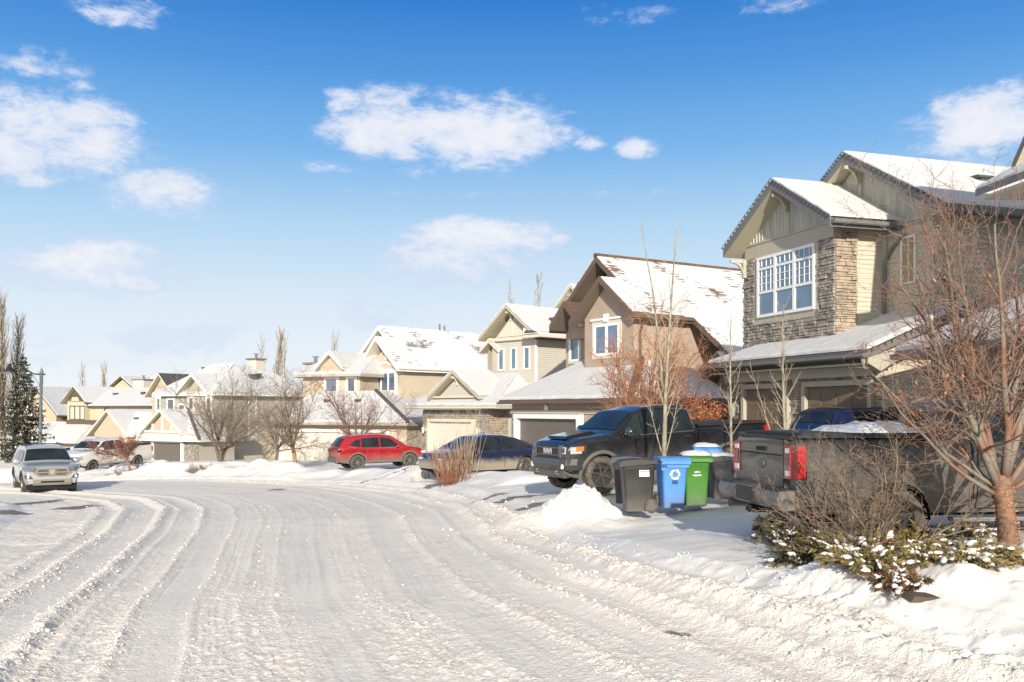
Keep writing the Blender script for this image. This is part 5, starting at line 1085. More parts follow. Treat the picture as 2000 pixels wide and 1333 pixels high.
def black_pickup():
    P = mat('paint_black_blue', (.012,.013,.016), .18, coat=1.0, dirt=(.80,.5,(.075,.066,.055),.8))
    FL = mat('flare_grey', (.11,.10,.09), .6)
    c = pickup('black_pickup_truck', 'glossy black pickup truck with grey wheel flares parked nose to the street by the carts', None, P, L_=5.80, W_=2.04, fo=.86, Hh=1.98, rw=.43, trim=mat('handle_dark', (.03,.03,.035), .2), rimcol=mat('rim_dark', (.05,.046,.04), .6), mirc=mat('mirror_black', (.03,.032,.035), .12, coat=1))
    h = c.h; c.arch('wheel_flare', .075, FL, off=.04)
    # grille, lamps, bumper
    gr = c.fbox('grille', -.62, .62, .88, 1.14, BLACK, d=.03, slant=False)
    b = MB()
    for z in (.92, 1.09): b.box(h+.031, h+.045, -.56, .56, z-.012, z+.012)
    for sd_ in (1, -1): b.prism([(h-.05,.86),(h+.05,.86),(h+.06,1.0),(h+.045,1.15),(h-.05,1.15)], 'y', sd_*.60-.035, sd_*.60+.035)
    o = b.build('grille_frame', mat('grille_grey', (.12,.12,.125), .35, metal=.4), gr); fix_normals(o)
    text_obj('RAM', 'grille_lettering', mat('letter_grey', (.42,.42,.42), .4), gr, (h+.034, 0, 1.005), (R(90), 0, R(90)), .20, .006, bold=True)
    for sd_ in (1, -1):
        b = MB(); pr = [(h+.015, .66), (h+.01, .78), (h-.06, .905), (h-.30, .985), (h-.33, .985), (h-.3, .8), (h-.1, .66)]
        vs = [(p[0], p[1]*sd_, .955) for p in pr]+[(p[0]-.03, p[1]*sd_, 1.11) for p in pr]; n = len(pr)
        b.mesh(vs, [tuple(range(n)), tuple(range(n, 2*n))[::-1]]+[(i, (i+1) % n, n+(i+1) % n, n+i) for i in range(n)])
        o = b.build('headlamp', LAMPCL, c.e); fix_normals(o)
        b = MB(); pr = [(h-.19, .975), (h-.36, 1.015), (h-.36, .95), (h-.2, .93)]; vs = [(p[0], p[1]*sd_, 1.02) for p in pr]+[(p[0]-.02, p[1]*sd_, 1.115) for p in pr]
        b.mesh(vs, [(0,1,2,3),(7,6,5,4),(0,4,5,1),(1,5,6,2),(2,6,7,3),(3,7,4,0)]); q = b.build('amber_marker', AMBER, o); fix_normals(q)
        b = MB(); b.lathe([(.001,.0),(.055,.0),(.06,-.02)], 14, 'x', (h+.018, sd_*.72, 1.03)); b.build('lamp_projector', mat('projector', (.08,.08,.09), .05, spec=1), o)
        b = MB(); b.lathe([(.001,.0),(.06,.0),(.065,-.02)], 14, 'x', (h+.078, sd_*.74, .665)); b.build('fog_lamp', WLENS, o)
    b = MB(); pr = [(h-.05,.60),(h+.06,.58),(h+.10,.70),(h+.07,.84),(h-.05,.86)]
    for (ya, yb) in ((-.66,.66),): b.prism(pr, 'y', ya, yb)
    for sd_ in (1, -1):
        v = []
        for (yy, dx) in ((.66,0), (.85,-.06), (1.0,-.28)):
            for p in pr: v.append((p[0]+dx, sd_*yy, p[1]))
        n = 5; b.mesh(v, [(r*n+i, r*n+(i+1) % n, (r+1)*n+(i+1) % n, (r+1)*n+i) for r in range(2) for i in range(n)]+[tuple(range(2*n, 3*n))])
    o = b.build('front_bumper', mat('bumper_black', (.04,.04,.042), .35, coat=.4), c.e); fix_normals(o)
    b = MB(); b.box(h-.2, h+.03, -.75, .75, .40, .585); b.prism([(h-.3,.38),(h+.0,.46),(h+.0,.5),(h-.3,.5)], 'y', -.85, .85); b.build('skid_plate', mat('skid_grey', (.10,.09,.08), .6), c.e)
    for sd_ in (1, -1):
        b = MB(); pts = [(h+.0+.11*math.sin(a), sd_*.48, .52+.045*math.cos(a)) for a in np.linspace(0, math.pi, 8)]; b.tube(pts, .016, 6); b.build('tow_hook', mat('hook', (.2,.19,.17), .5), c.e)
    # bonnet scoops and bulge
    b = MB(); b.prism([(1.75,1.385),(2.0,1.43),(2.65,1.34),(2.7,1.275)], 'y', -.42, .42); o = b.build('bonnet_bulge', P, c.e); fix_normals(o)
    c.line('chrome_strip', [(-.58,1.335), (.06,1.325), (1.45,1.30)], .018, mat('strip_grey', (.3,.3,.3), .2, metal=.8), off=.012)
    c.line('quarter_frame', [(-.62,1.40),(-.50,Hn := 1.83),(-.33,1.885),(.06,1.895)], .03, mat('strip_grey', (.3,.3,.3), .2), off=.012)
    for sd_ in (1, -1):
        b = MB(); b.box(-h-.03, -h+.12, min(sd_*.88, sd_*1.03), max(sd_*.88, sd_*1.03), 1.02, 1.36); b.build('tail_lamp', RED, c.e)
    b = MB(); b.box(-h-.18, -h, -.95, .95, .6, .76); b.build('rear_bumper', CHROME, c.e)
    # near front wheel at photo (1155, .) depth 22.3; heading from rear to front
    hd = math.atan2(-1.6, -3.3); d = Vector((math.cos(hd), math.sin(hd))); nl = Vector((-d.y, d.x))
    wf = Vector((1.87, 22.0)); wf += Vector((.2, 0)); ctr = wf-d*(h-.86)-nl*(.9)
    place(c, ctr.x, ctr.y, .33, hd, R(2.2))
def blue_suv():
    P = mat('paint_navy', (.008,.013,.045), .15, coat=1.0, dirt=(.7,.4,(.09,.08,.07),.5))
    top = [(-2.35,1.15),(-2.3,1.28),(-2.1,1.62),(-1.9,1.70),(0,1.76),(.55,1.70),(1.35,1.15),(1.5,1.1),(2.2,.98),(2.35,.8)]
    c = Car('blue_suv', 'dark blue sport utility vehicle half hidden behind the grey pickup and the copper-barked tree', 4.7, 1.9, top, [(-2.4,1.08),(2.4,.98)], P, [1.45,-1.4], .36, (0,0,0), 0, tumble=.32)
    c.side('side_window', [(-1.95,1.14),(-.55,1.12),(-.5,1.62),(-1.6,1.58)], CARGL); c.side('side_window', [(-.48,1.12),(1.15,1.09),(.5,1.6),(-.43,1.64)], CARGL)
    c.slope('windscreen', .62, 1.3, CARGL); c.slope('rear_window', -2.27, -2.12, CARGL)
    b = MB(); b.box(-2.362, -2.35, -.45, .45, .62, .8); b.build('plate_recess', BLACK, c.e)
    for sd_ in (1, -1):
        b = MB(); b.box(-2.37, -2.2, min(sd_*.62, sd_*.91), max(sd_*.62, sd_*.91), .92, 1.06); b.build('tail_lamp', RED, c.e)
    c.mirror(.95, 1.14, BLACK); place(c, 9.35, 23.6, .52, R(20))
def red_suv():
    P = mat('paint_red', (.30,.006,.010), .2, coat=1.0, dirt=(.62,.35,(.20,.12,.10),.75))
    top = [(-2.28,1.02),(-2.22,1.12),(-1.85,1.60),(-1.7,1.64),(-1.0,1.70),(0,1.70),(.45,1.64),(1.25,1.14),(1.32,1.10),(2.0,.98),(2.2,.84),(2.28,.66)]
    c = Car('red_suv', 'bright red compact SUV with grey lower cladding parked by the bare crabapple trees', 4.56, 1.86, top, [(-2.3,1.10),(0,1.02),(2.3,.92)], P, [1.4,-1.3], .37, (0,0,0), 0, sill=.34, tumble=.36, nose=.16, tail=.08, rim='ten')
    c.side('side_window', [(-1.72,1.22),(-1.15,1.12),(-1.15,1.50),(-1.35,1.47)], CARGL); c.side('side_window', [(-1.08,1.11),(-.18,1.08),(-.18,1.58),(-1.08,1.53)], CARGL); c.side('side_window', [(-.1,1.08),(.98,1.08),(.40,1.50),(-.1,1.59)], CARGL)
    c.slope('windscreen', .52, 1.2, CARGL); c.slope('rear_window', -2.2, -1.9, CARGL)
    CL = mat('cladding_grey', (.15,.13,.11), .8); c.arch('wheel_arch_trim', .06, CL, off=.02)
    c.side('sill_cladding', [(-.95,.33),(1.0,.33),(1.0,.46),(-.95,.44)], CL, off=.02); c.side('bumper_cladding', [(-2.2,.42),(-1.72,.34),(-1.72,.5),(-2.2,.58)], CL, off=.015)
    c.line('chrome_strip', [(-1.75,1.16),(-1.1,1.07),(.98,1.045)], .02, CHROME, off=.014)
    for x in (.93, -.13, -.98): c.line('door_seam', [(x,.42),(x+.02,1.05)], .016, DARK)
    for x in (-.02, -.95): c.side('door_handle', [(x-.2,.93),(x-.02,.94),(x-.02,.97),(x-.2,.96)], P, off=.03)
    for sd_ in (1, -1):
        b = MB(); b.box(-2.31, -2.1, min(sd_*.45, sd_*.90), max(sd_*.45, sd_*.90), .90, 1.02); b.build('tail_lamp', REDD, c.e)
        b = MB(); b.box(1.95, 2.26, min(sd_*.55, sd_*.84), max(sd_*.55, sd_*.84), .72, .84); b.build('headlamp', LAMPCL, c.e)
    b = MB(); b.box(-2.36, -2.2, -.75, .75, .38, .62); b.build('rear_bumper', CL, c.e)
    c.mirror(.78, 1.14, P); b = MB(); b.prism([(-1.55,1.70),(-1.35,1.72),(-1.3,1.70),(-1.6,1.78)], 'y', -.03, .03); b.build('roof_antenna', P, c.e)
    # rear wheel at px 692, front wheel at px 803, depth ~46
    a = at(692, 918, 46.3); f = at(803, 912, 47.6); hd = math.atan2(f.y-a.y, f.x-a.x); m = (a+f)/2; nl = Vector((-math.sin(hd), math.cos(hd))); 
    place(c, m.x+nl.x*.85, m.y+nl.y*.85, CAMZ-(916-HOR)*47/FOC, hd, R(-1))
def blue_sedan():
    P = mat('paint_midnight_blue', (.014,.018,.045), .2, coat=1.0, dirt=(.62,.16,(.30,.26,.20),.92))
    top = [(-2.35,.98),(-2.3,1.04),(-2.0,1.12),(-1.1,1.44),(-.5,1.56),(.15,1.58),(.6,1.50),(1.45,1.08),(1.55,1.03),(2.15,.90),(2.32,.72),(2.36,.6)]
    c = Car('blue_hatchback', 'midnight blue hatchback with a thick band of road salt, parked behind the orange shrub', 4.72, 1.9, top, [(-2.4,1.0),(0,.98),(2.4,.84)], P, [1.45,-1.42], .355, (0,0,0), 0, sill=.27, tumble=.42, nose=.2, tail=.12, rim='ten')
    c.side('side_window', [(-1.75,1.08),(-.45,1.035),(-.42,1.46),(-.75,1.45),(-1.2,1.32)], CARGL); c.side('side_window', [(-.38,1.035),(1.28,1.0),(.55,1.42),(.1,1.49),(-.35,1.47)], CARGL)
    c.slope('windscreen', .62, 1.4, CARGL); c.slope('rear_window', -2.0, -1.1, CARGL)
    for x in (1.15, -.42, -1.35): c.line('door_seam', [(x,.36),(x+.02,1.0)], .016, DARK)
    for sd_ in (1, -1):
        b = MB(); b.box(2.0, 2.33, min(sd_*.5, sd_*.8), max(sd_*.5, sd_*.8), .66, .76); b.build('headlamp', LAMPCL, c.e)
        b = MB(); b.box(-2.37, -2.15, min(sd_*.5, sd_*.86), max(sd_*.5, sd_*.86), .88, .98); b.build('tail_lamp', REDD, c.e)
    for x in (.05, -1.0): c.side('door_handle', [(x,.86),(x+.2,.86),(x+.2,.88),(x,.88)], P, off=.012)
    c.mirror(.95, 1.06, P)
    f = at(896, 935, 34.8); a = at(1032, 930, 36.6); hd = math.atan2(f.y-a.y, f.x-a.x); m = (a+f)/2; nr = Vector((math.sin(hd), -math.cos(hd)))
    place(c, m.x+nr.x*.85*1, m.y+nr.y*.85, CAMZ-(932-HOR)*35.7/FOC, hd, 0)
    nl = Vector((-math.sin(hd), math.cos(hd)))
    if (nl.y) < 0: c.e.location = (m.x-nl.x*.85, m.y-nl.y*.85, c.e.location.z)
def white_pickup():
    P = mat('paint_white', (.62,.60,.56), .25, coat=.8, dirt=(.60,.3,(.42,.37,.30),.5))
    c = pickup('white_pickup_truck', 'white four-door pickup truck parked beyond the silver SUV under the reddish tree', None, P, L_=5.8, rw=.40, trim=P, rimcol=mat('rim_dark_grey', (.10,.09,.08), .5), mirc=P)
    h = c.h
    for sd_ in (1, -1):
        b = MB(); b.box(h-.25, h+.02, min(sd_*.68, sd_*.97), max(sd_*.68, sd_*.97), .92, 1.1); b.build('headlamp', LAMPCL, c.e)
        b = MB(); b.box(-h-.02, -h+.1, min(sd_*.88, sd_*1.0), max(sd_*.88, sd_*1.0), 1.0, 1.3); b.build('tail_lamp', RED, c.e)
    c.fbox('grille', -.6, .6, .75, 1.05, BLACK, slant=False); b = MB(); b.box(h-.05, h+.12, -.95, .95, .5, .72); b.build('front_bumper', CHROME, c.e); b = MB(); b.box(-h-.15, -h, -.95, .95, .55, .75); b.build('rear_bumper', CHROME, c.e)
    f = at(173, 925, 54.5); a = at(281, 912, 58.6); hd = math.atan2(f.y-a.y, f.x-a.x); m = (a+f)/2; nl = Vector((-math.sin(hd), math.cos(hd)))
    sg = -1 if nl.y < 0 else 1
    place(c, m.x+nl.x*.9*sg, m.y+nl.y*.9*sg, CAMZ-(921-HOR)*56.3/FOC, hd, R(2))
def dark_car_behind():
    P = mat('paint_charcoal', (.03,.03,.035), .2, coat=1.0)
    top = [(-2.3,.95),(-2.2,1.08),(-1.3,1.42),(-.3,1.50),(.4,1.44),(1.3,1.06),(1.4,1.02),(2.15,.86),(2.3,.6)]
    c = Car('charcoal_car', 'charcoal car mostly hidden behind the silver SUV and the white pickup', 4.6, 1.85, top, [(-2.4,.98),(2.4,.88)], P, [1.4,-1.35], .34, (0,0,0), 0, tumble=.4)
    c.side('side_window', [(-1.6,1.04),(-.3,1.0),(-.3,1.42),(-1.1,1.38)], CARGL); c.side('side_window', [(-.25,1.0),(1.15,.98),(.4,1.38),(-.25,1.42)], CARGL); c.slope('windscreen', .45, 1.25, CARGL)
    p = at(150, 880, 66); place(c, p.x, p.y, p.z-1.30, R(-20))
def silver_suv():
    P = mat('paint_silver', (.36,.36,.355), .28, metal=.25, coat=.8, dirt=(.52,.25,(.30,.27,.22),.7))
    top = [(-2.3,1.1),(-2.25,1.25),(-1.9,1.62),(-1.6,1.68),(0,1.70),(.5,1.64),(1.12,1.16),(1.2,1.12),(1.95,1.04),(2.15,.98),(2.26,.84),(2.3,.6)]
    c = Car('silver_suv', 'silver compact SUV facing the camera, parked on the street below the lamp post', 4.6, 1.86, top, [(-2.3,1.14),(2.3,.98)], P, [1.38,-1.3], .365, (0,0,0), 0, sill=.33, tumble=.36, nose=.13, corner=.08)
    CL = mat('cladding_grey', (.15,.13,.11), .8); GC = mat('grille_mud', (.20,.18,.145), .6)
    c.arch('wheel_arch_trim', .07, BLACK, off=.02); c.slope('windscreen', .58, 1.1, CARGL, inset=.03)
    c.side('side_window', [(-1.6,1.2),(-.3,1.17),(-.3,1.55),(-1.3,1.5)], CARGL); c.side('side_window', [(-.22,1.17),(.85,1.15),(.40,1.52),(-.22,1.56)], CARGL)
    X = 2.33
    b = MB(); b.prism([(-.62,.80),(-.44,.68),(.44,.68),(.62,.80),(.50,.95),(-.50,.95)], 'x', 2.2, X); g_ = b.build('grille', GC, c.e); fix_normals(g_)
    b = MB()
    for z, w in ((.735,.42),(.775,.50),(.86,.47),(.90,.45)): b.box(X+.001, X+.012, -w, -.13, z-.011, z+.011); b.box(X+.001, X+.012, .13, w, z-.011, z+.011)
    b.build('grille_bar', BLACK, g_); b = MB(); b.lathe([(.001,.03),(.085,.03),(.10,0)], 20, 'x', (X, 0, .83)); b.build('badge', mat('badge_silver', (.35,.34,.32), .4, metal=.4), g_)
    for sd_ in (1, -1):
        b = MB(); pr = [(2.335,.56),(2.29,.74),(2.17,.86),(1.90,.94),(1.86,.8),(2.1,.54)]
        vs = [(p[0], p[1]*sd_, .86+.03*i/5) for i, p in enumerate(pr)]+[(p[0]-.05, p[1]*sd_, .965+.045*min(i,3)/3) for i, p in enumerate(pr)]; n = 6
        b.mesh(vs, [tuple(range(n)), tuple(range(n, 2*n))[::-1]]+[(i, (i+1) % n, n+(i+1) % n, n+i) for i in range(n)]); o = b.build('headlamp', mat('headlamp_dark', (.13,.13,.14), .1, spec=1), c.e); fix_normals(o)
        b = MB(); b.prism([(sd_*.60,.58),(sd_*.86,.60),(sd_*.88,.72),(sd_*.70,.70)], 'x', 2.05, 2.30); o = b.build('fog_lamp_bezel', mat('bezel_dark', (.05,.048,.045), .6), c.e); fix_normals(o); b = MB(); b.lathe([(.001,.01),(.04,.01),(.045,0)], 12, 'x', (2.301, sd_*.78, .655)); b.build('fog_lamp', WLENS, o)
    b = MB(); b.prism([(2.15,.34),(2.34,.36),(2.38,.44),(2.36,.56),(2.15,.58)], 'y', -.62, .62); o = b.build('front_bumper', GC, c.e); fix_normals(o); b = MB(); b.box(2.37, 2.385, -.38, .38, .45, .51); b.build('lower_grille', DARK, o)
    b = MB(); [b.tube([(.35,s_*.62,1.72),(.2,s_*.63,1.76),(-1.5,s_*.63,1.76),(-1.7,s_*.62,1.70)], .018, 6) for s_ in (1,-1)]; b.build('roof_rail', BLACK, c.e)
    b = MB(); b.box(1.9, 2.2, -.8, .8, .2, .36); b.build('air_dam', DARK, c.e)
    c.mirror(.82, 1.16, P, 1.1)
    p = at(100, 966, 34.3); hd = math.atan2(-.84, .545); place(c, p.x-.545*2.0, p.y+.84*2.0, CAMZ-(966-HOR)*34.6/FOC+.03, hd, 0)
# ------------------------------------------------------------------ plants, carts, lamp
def GZ(x, y): return float(terrain_detail(np.array([x], float), np.array([y], float))[0][0])
def gpt(px, py):
    x, y = ground_pt(px, py); return Vector((x, y, GZ(x, y)))
def rot_about(v, ax, a): return Matrix.Rotation(a, 3, ax) @ v
def perp(v):
    p = v.cross(Vector((0, 0, 1)))
    if p.length < 1e-3: p = v.cross(Vector((1, 0, 0)))
    return p.normalized()
def grow(mbs, p, d, length, r, lv, spec, rnd, ends=None):
    S = spec[lv]; n = S.get('seg', 5); pts = [p.copy()]; rad = [r]; dirs = [d.copy()]; q = p.copy(); dd = d.copy().normalized()
    tip = S.get('tip', .25)
    for i in range(n):
        dd = dd+Vector((rnd.gauss(0, 1), rnd.gauss(0, 1), rnd.gauss(0, 1)))*S.get('wob', .1)+Vector((0, 0, 1))*S.get('up', .05)
        dd.normalize(); q = q+dd*(length/n); pts.append(q.copy()); dirs.append(dd.copy()); rad.append(r*(1-(1-tip)*(i+1)/n))
    sides = S.get('sides', 4); mbs[S.get('mb', 1)].tube(pts, rad, sides, cap=lv == 0)
    if lv+1 < len(spec):
        C = spec[lv+1]; k = int(round(C['n']*rnd.uniform(.8, 1.2)*(length/C.get('ref', length)))); k = max(k, 1); ph = rnd.uniform(0, 6.28)
        for j in range(k):
            t = C.get('from', .25)+(1-C.get('from', .25))*(j+rnd.random()*.8)/k; t = min(t, .985)
            f = t*n; i = min(int(f), n-1); w = f-i; b = pts[i].lerp(pts[i+1], w); db = dirs[i+1]
            ph += 2.4+rnd.uniform(-.4, .4); ax = rot_about(perp(db), db, ph); ang = R(rnd.gauss(C['ang'], C.get('angv', 8)))
            nd = rot_about(db, ax, ang)
            l2 = length*C['len']*(1-C.get('taper', .5)*t)*rnd.uniform(.75, 1.2) if 'abs' not in C else C['abs']*rnd.uniform(.6, 1.3)*(1-C.get('taper', .5)*t)
            rr = rad[i]*C.get('rr', .5)*rnd.uniform(.8, 1.1)
            grow(mbs, b, nd, l2, max(rr, C.get('rmin', .002)), lv+1, spec, rnd, ends)
    elif ends is not None: ends.append((pts[-1], dirs[-1], pts))
def tree(name, label, base, spec, L0, r0, seed, tm, bm, cat='tree', group=None, lean=(0,0), stems=1, spread=0.0, extra=None, crown='crown'):
    rnd = random.Random(seed); e = thing(name, label, cat, tuple(base), 0, group); T, B = MB(), MB(); ends = []
    for s_ in range(stems):
        a = rnd.uniform(0, 6.28) if stems > 1 else 0; sp_ = spread*(.3+.7*math.sqrt(rnd.random())) if stems > 1 else 0
        d = Vector((lean[0]+math.sin(sp_)*math.cos(a), lean[1]+math.sin(sp_)*math.sin(a), math.cos(sp_)))
        off = Vector((math.cos(a), math.sin(a), 0))*(.06*math.sqrt(stems))*rnd.random() if stems > 1 else Vector((0,0,0))
        grow([T, B], Vector((0, 0, -.08))+off, d, L0*rnd.uniform(.85, 1.15) if stems > 1 else L0, r0*(rnd.uniform(.7, 1.2) if stems > 1 else 1), 0, spec, rnd, ends)
    T.build('trunk' if stems == 1 else 'stems', tm, e, smooth=True)
    if B.v: B.build(crown, bm, e, smooth=False)
    if extra: extra(e, ends, rnd)
    return e
def leaves(name, m, size, per, jit=.08, frac=1.0):
    def f(e, ends, rnd):
        b = MB()
        for (p, d, pts) in ends:
            if rnd.random() > frac: continue
            for k in range(per):
                c = pts[rnd.randrange(1, len(pts))]+Vector((rnd.gauss(0, jit), rnd.gauss(0, jit), rnd.gauss(0, jit)))
                u = Vector((rnd.gauss(0,1), rnd.gauss(0,1), rnd.gauss(0,1))).normalized(); w = perp(u)*size*rnd.uniform(.3, .6); u = u*size*rnd.uniform(.6, 1.2)
                n_ = u.cross(w).normalized()*size*.15
                b.poly([c-u, c+w+n_, c+u, c-w+n_])
        b.build(name, m, e)
    return f
BERRY = mat('dry_leaf_orange', (.42,.13,.045), .8, col2=(.62,.27,.12), vscale=5)
def copper_tree():
    base = gpt(1972, 1083); rnd = random.Random(11)
    e = thing('copper_bark_tree', 'bare tree with peeling copper-orange bark and reddish twigs in the snowy bed at right', 'tree', tuple(base), 0, None)
    T, B, TW = MB(), MB(), MB()
    s = [Vector((0,0,-.15)), Vector((.0,0,.0)), Vector((-.03,0,.25)), Vector((-.06,0,.5)), Vector((-.09,.0,.68)), Vector((-.11,0,.80))]
    T.tube(s, [.15,.118,.098,.096,.108,.10], 16)
    limbs = [((-.12,.0,.7),(-.10,.05,1),3.3,.05), ((-.06,.02,.70),(.16,.0,1),3.8,.062), ((-.04,-.02,.66),(.62,.0,.9),2.6,.05), ((-.13,-.02,.66),(-.42,-.1,.9),2.6,.055), ((-.12,.03,.62),(-.62,.12,.62),2.1,.04),
             ((-.14,.0,.58),(-.85,-.12,.48),2.0,.034), ((-.1,.05,.72),(-.28,.28,1),2.9,.06), ((-.08,-.04,.74),(.02,-.3,1),2.8,.055), ((-.05,.03,.72),(.4,.3,1),2.7,.06), ((-.14,.02,.75),(-.62,.05,1.0),2.7,.05),
             ((-.12,-.03,.70),(-.32,-.15,1),2.8,.05), ((-.03,0,.6),(.85,-.2,.6),1.9,.04), ((-.14,.0,.66),(-.95,.1,.66),1.9,.032), ((-.1,0,.72),(-.7,-.15,.85),2.5,.04)]
    spec = [dict(seg=9, wob=.085, up=.03, sides=9, mb=1, tip=.22),
            dict(n=13, ref=2.6, **{'from': .14}, len=.44, ang=40, angv=14, rr=.42, rmin=.005, seg=6, wob=.13, up=.05, sides=5, taper=.45, mb=1),
            dict(n=10, ref=1.1, **{'from': .12}, len=.46, ang=42, angv=15, rr=.5, rmin=.0032, seg=4, wob=.15, up=.03, sides=4, taper=.35, mb=2),
            dict(n=5, ref=.5, **{'from': .2}, len=.52, ang=42, angv=15, rr=.7, rmin=.0022, seg=3, wob=.18, up=.02, sides=3, taper=.3, mb=2, tip=.5)]
    ends = []
    for p, d, l, r in limbs: grow([T, B, TW], Vector(p), Vector(d).normalized(), l, r*.82, 0, spec, rnd, ends)
    T.build('trunk', BARKR, e, smooth=True)
    fl = MB()
    for i in range(150):
        z = rnd.uniform(.0, .72); a = rnd.uniform(0, 6.28); rr = .108-.012*z+.004; cx = -.12*z; w = rnd.uniform(.01, .035); hh = rnd.uniform(.006, .02); P_ = []
        for k in range(4):
            aa = a+w/rr*k/3; lift = .012*(k/3)**2*rnd.uniform(.6, 2); P_.append((cx+(rr+lift)*math.cos(aa), (rr+lift)*math.sin(aa)))
        for k in range(3): fl.poly([(P_[k][0],P_[k][1],z),(P_[k+1][0],P_[k+1][1],z),(P_[k+1][0],P_[k+1][1],z+hh),(P_[k][0],P_[k][1],z+hh)])
    tag(fl.build('peeling_bark', mat('bark_flake', (.42,.24,.13), .6, col2=(.20,.12,.08), vscale=20), e), kind='stuff'); o = B.build('limbs', mat('bark_limb', (.22,.10,.065), .6, col2=(.19,.16,.12), vscale=2.2, vlo=.42, vhi=.55), e, smooth=True)
    TW.build('twigs', mat('twig_mix', (.25,.115,.075), .65, col2=(.17,.135,.105), vscale=2.5), e)
    leaves('dry_leaves', mat('leaf_dry', (.40,.22,.10), .8), .035, 1, .02, .035)(e, ends, rnd)
def shrubs_near():
    sp = [dict(seg=6, wob=.10, up=-.02, sides=5, mb=0, tip=.3), dict(n=8, **{'from': .2}, len=.5, ang=30, rr=.55, rmin=.004, seg=4, wob=.14, up=.02, sides=4, taper=.4),
          dict(n=7, **{'from': .15}, len=.5, ang=36, rr=.6, rmin=.0028, seg=3, wob=.18, up=0, sides=3, taper=.3), dict(n=3, **{'from': .2}, len=.5, ang=40, rr=.7, rmin=.0022, seg=2, wob=.2, up=0, sides=3, tip=.5)]
    b = at(1690, 1050, 11.0); b.z = GZ(b.x, b.y)
    G = mat('bark_olive_grey', (.27,.22,.15), .8, col2=(.10,.09,.07), vscale=9)
    tree('grey_shrub', 'dense leafless grey-brown shrub fanning out in front of the dark grey pickup', b, sp, 1.45, .017, 5, G, mat('twig_olive', (.26,.17,.105), .8, col2=(.10,.085,.07), vscale=4), cat='shrub', stems=20, spread=.95, crown='twigs')
    sp2 = [dict(seg=4, wob=.08, up=0, sides=3, mb=0, tip=.4), dict(n=3, **{'from': .4}, len=.4, ang=30, rr=.7, rmin=.0018, seg=2, wob=.12, sides=3)]
    ws = [(1815,1045,.45),(1745,1030,.5),(1868,1020,.5),(1905,1038,.4),(1990,1060,.6),(1560,1015,.45),(1500,1030,.3),(1950,1030,.5),(1840,1085,.3),(1970,1100,.4)]
    names = ['thin dry weed stalks left of the copper-barked trunk','dry weed stalks at the foot of the grey shrub','tall dry stalks in front of the pickup running board','dry stalks just left of the copper-barked trunk','dry reddish stalks at the right edge of the bed','dry stems poking up below the pickup bumper','small dry tuft at the left end of the juniper bed','dry stalks behind the copper-barked trunk','short dry stalks beside the little upright juniper','long bent stalk in front of the copper-barked trunk']
    for i, ((px, py, hgt), lb) in enumerate(zip(ws, names)):
        p = gpt(px, py); tree('dry_weed', lb, p, sp2, hgt, .004, 40+i, TWIGR, TWIGR, cat='weed', group='dry weeds in the snowy bed', stems=5, spread=.5)
def juniper(label, px, py, r, hgt, n, mt, seed, snow=1.0, dirn=None):
    rnd = random.Random(seed); p = gpt(px, py); e = thing('juniper', label, 'shrub', tuple(p), 0, 'low junipers half buried in snow'); F, S, B = MB(), MB(), MB(); SP = []
    for i in range(n):
        a = rnd.uniform(0, 6.28) if dirn is None else rnd.gauss(dirn, .9); l = rnd.uniform(.35, 1.0)*r; st = Vector((rnd.gauss(0, .28*r), rnd.gauss(0, .28*r), .0)); el = rnd.uniform(.25, 1.05)
        d = Vector((math.cos(a)*math.cos(el), math.sin(a)*math.cos(el), math.sin(el)*hgt/r*1.9)); pts = []; q = st.copy(); dd = d.normalized()
        for k in range(6): pts.append(q.copy()); dd = (dd+Vector((rnd.gauss(0,.08), rnd.gauss(0,.08), -.10))).normalized(); q = q+dd*l/5
        B.tube(pts, [.006,.005,.004,.003,.0025,.002], 3)
        if rnd.random() < .42*snow:
            for k in range(rnd.choice((4, 6, 8))): q0 = rnd.random()*4.6+.3; k0 = int(q0); SP.append((pts[k0].lerp(pts[k0+1], q0-k0)+Vector((rnd.gauss(0,.018), rnd.gauss(0,.018), .022+.012*rnd.random())), (pts[k0+1]-pts[k0])))
        for k in range(1, 6):
            for j in range(15):
                t = rnd.random(); c = pts[k-1].lerp(pts[k], t); ax = (pts[k]-pts[k-1]).normalized(); s_ = perp(ax); s_ = rot_about(s_, ax, rnd.uniform(0, 6.28)); u = (ax*rnd.uniform(.5, 1)+s_*rnd.uniform(.3, .9)).normalized()*rnd.uniform(.04, .09); w = u.cross(Vector((rnd.random(), rnd.random(), rnd.random()))).normalized()*.009
                F.poly([c-w*.6, c+u*.5-w, c+u, c+u*.5+w, c+w*.6])
    for (p_, ax_) in SP:
        R0 = rnd.uniform(.008, .026); NP = 7; b0 = len(S.v); u = ax_.normalized(); w = perp(u); w2 = u.cross(w)
        for ii in range(5):
            th = -math.pi/2+math.pi*ii/4
            for jj in range(NP):
                ph = 2*math.pi*jj/NP; q_ = math.cos(th)*R0*rnd.uniform(.7, 1.25); v_ = p_+u*(math.sin(th)*R0*rnd.uniform(1.6, 2.4))+w*(q_*math.cos(ph)*1.25)+w2*(q_*math.sin(ph)*.9); S.v.append(tuple(v_))
        for ii in range(4):
            for jj in range(NP): S.f.append((b0+ii*NP+jj, b0+ii*NP+(jj+1) % NP, b0+(ii+1)*NP+(jj+1) % NP, b0+(ii+1)*NP+jj)); S.mi.append(0)
    F.build('foliage', mt, e); B.build('stems', TWIGR, e)
    if len(SP) > 40: tag(S.build('snow_cap', SNOW, e, smooth=True), kind='stuff')
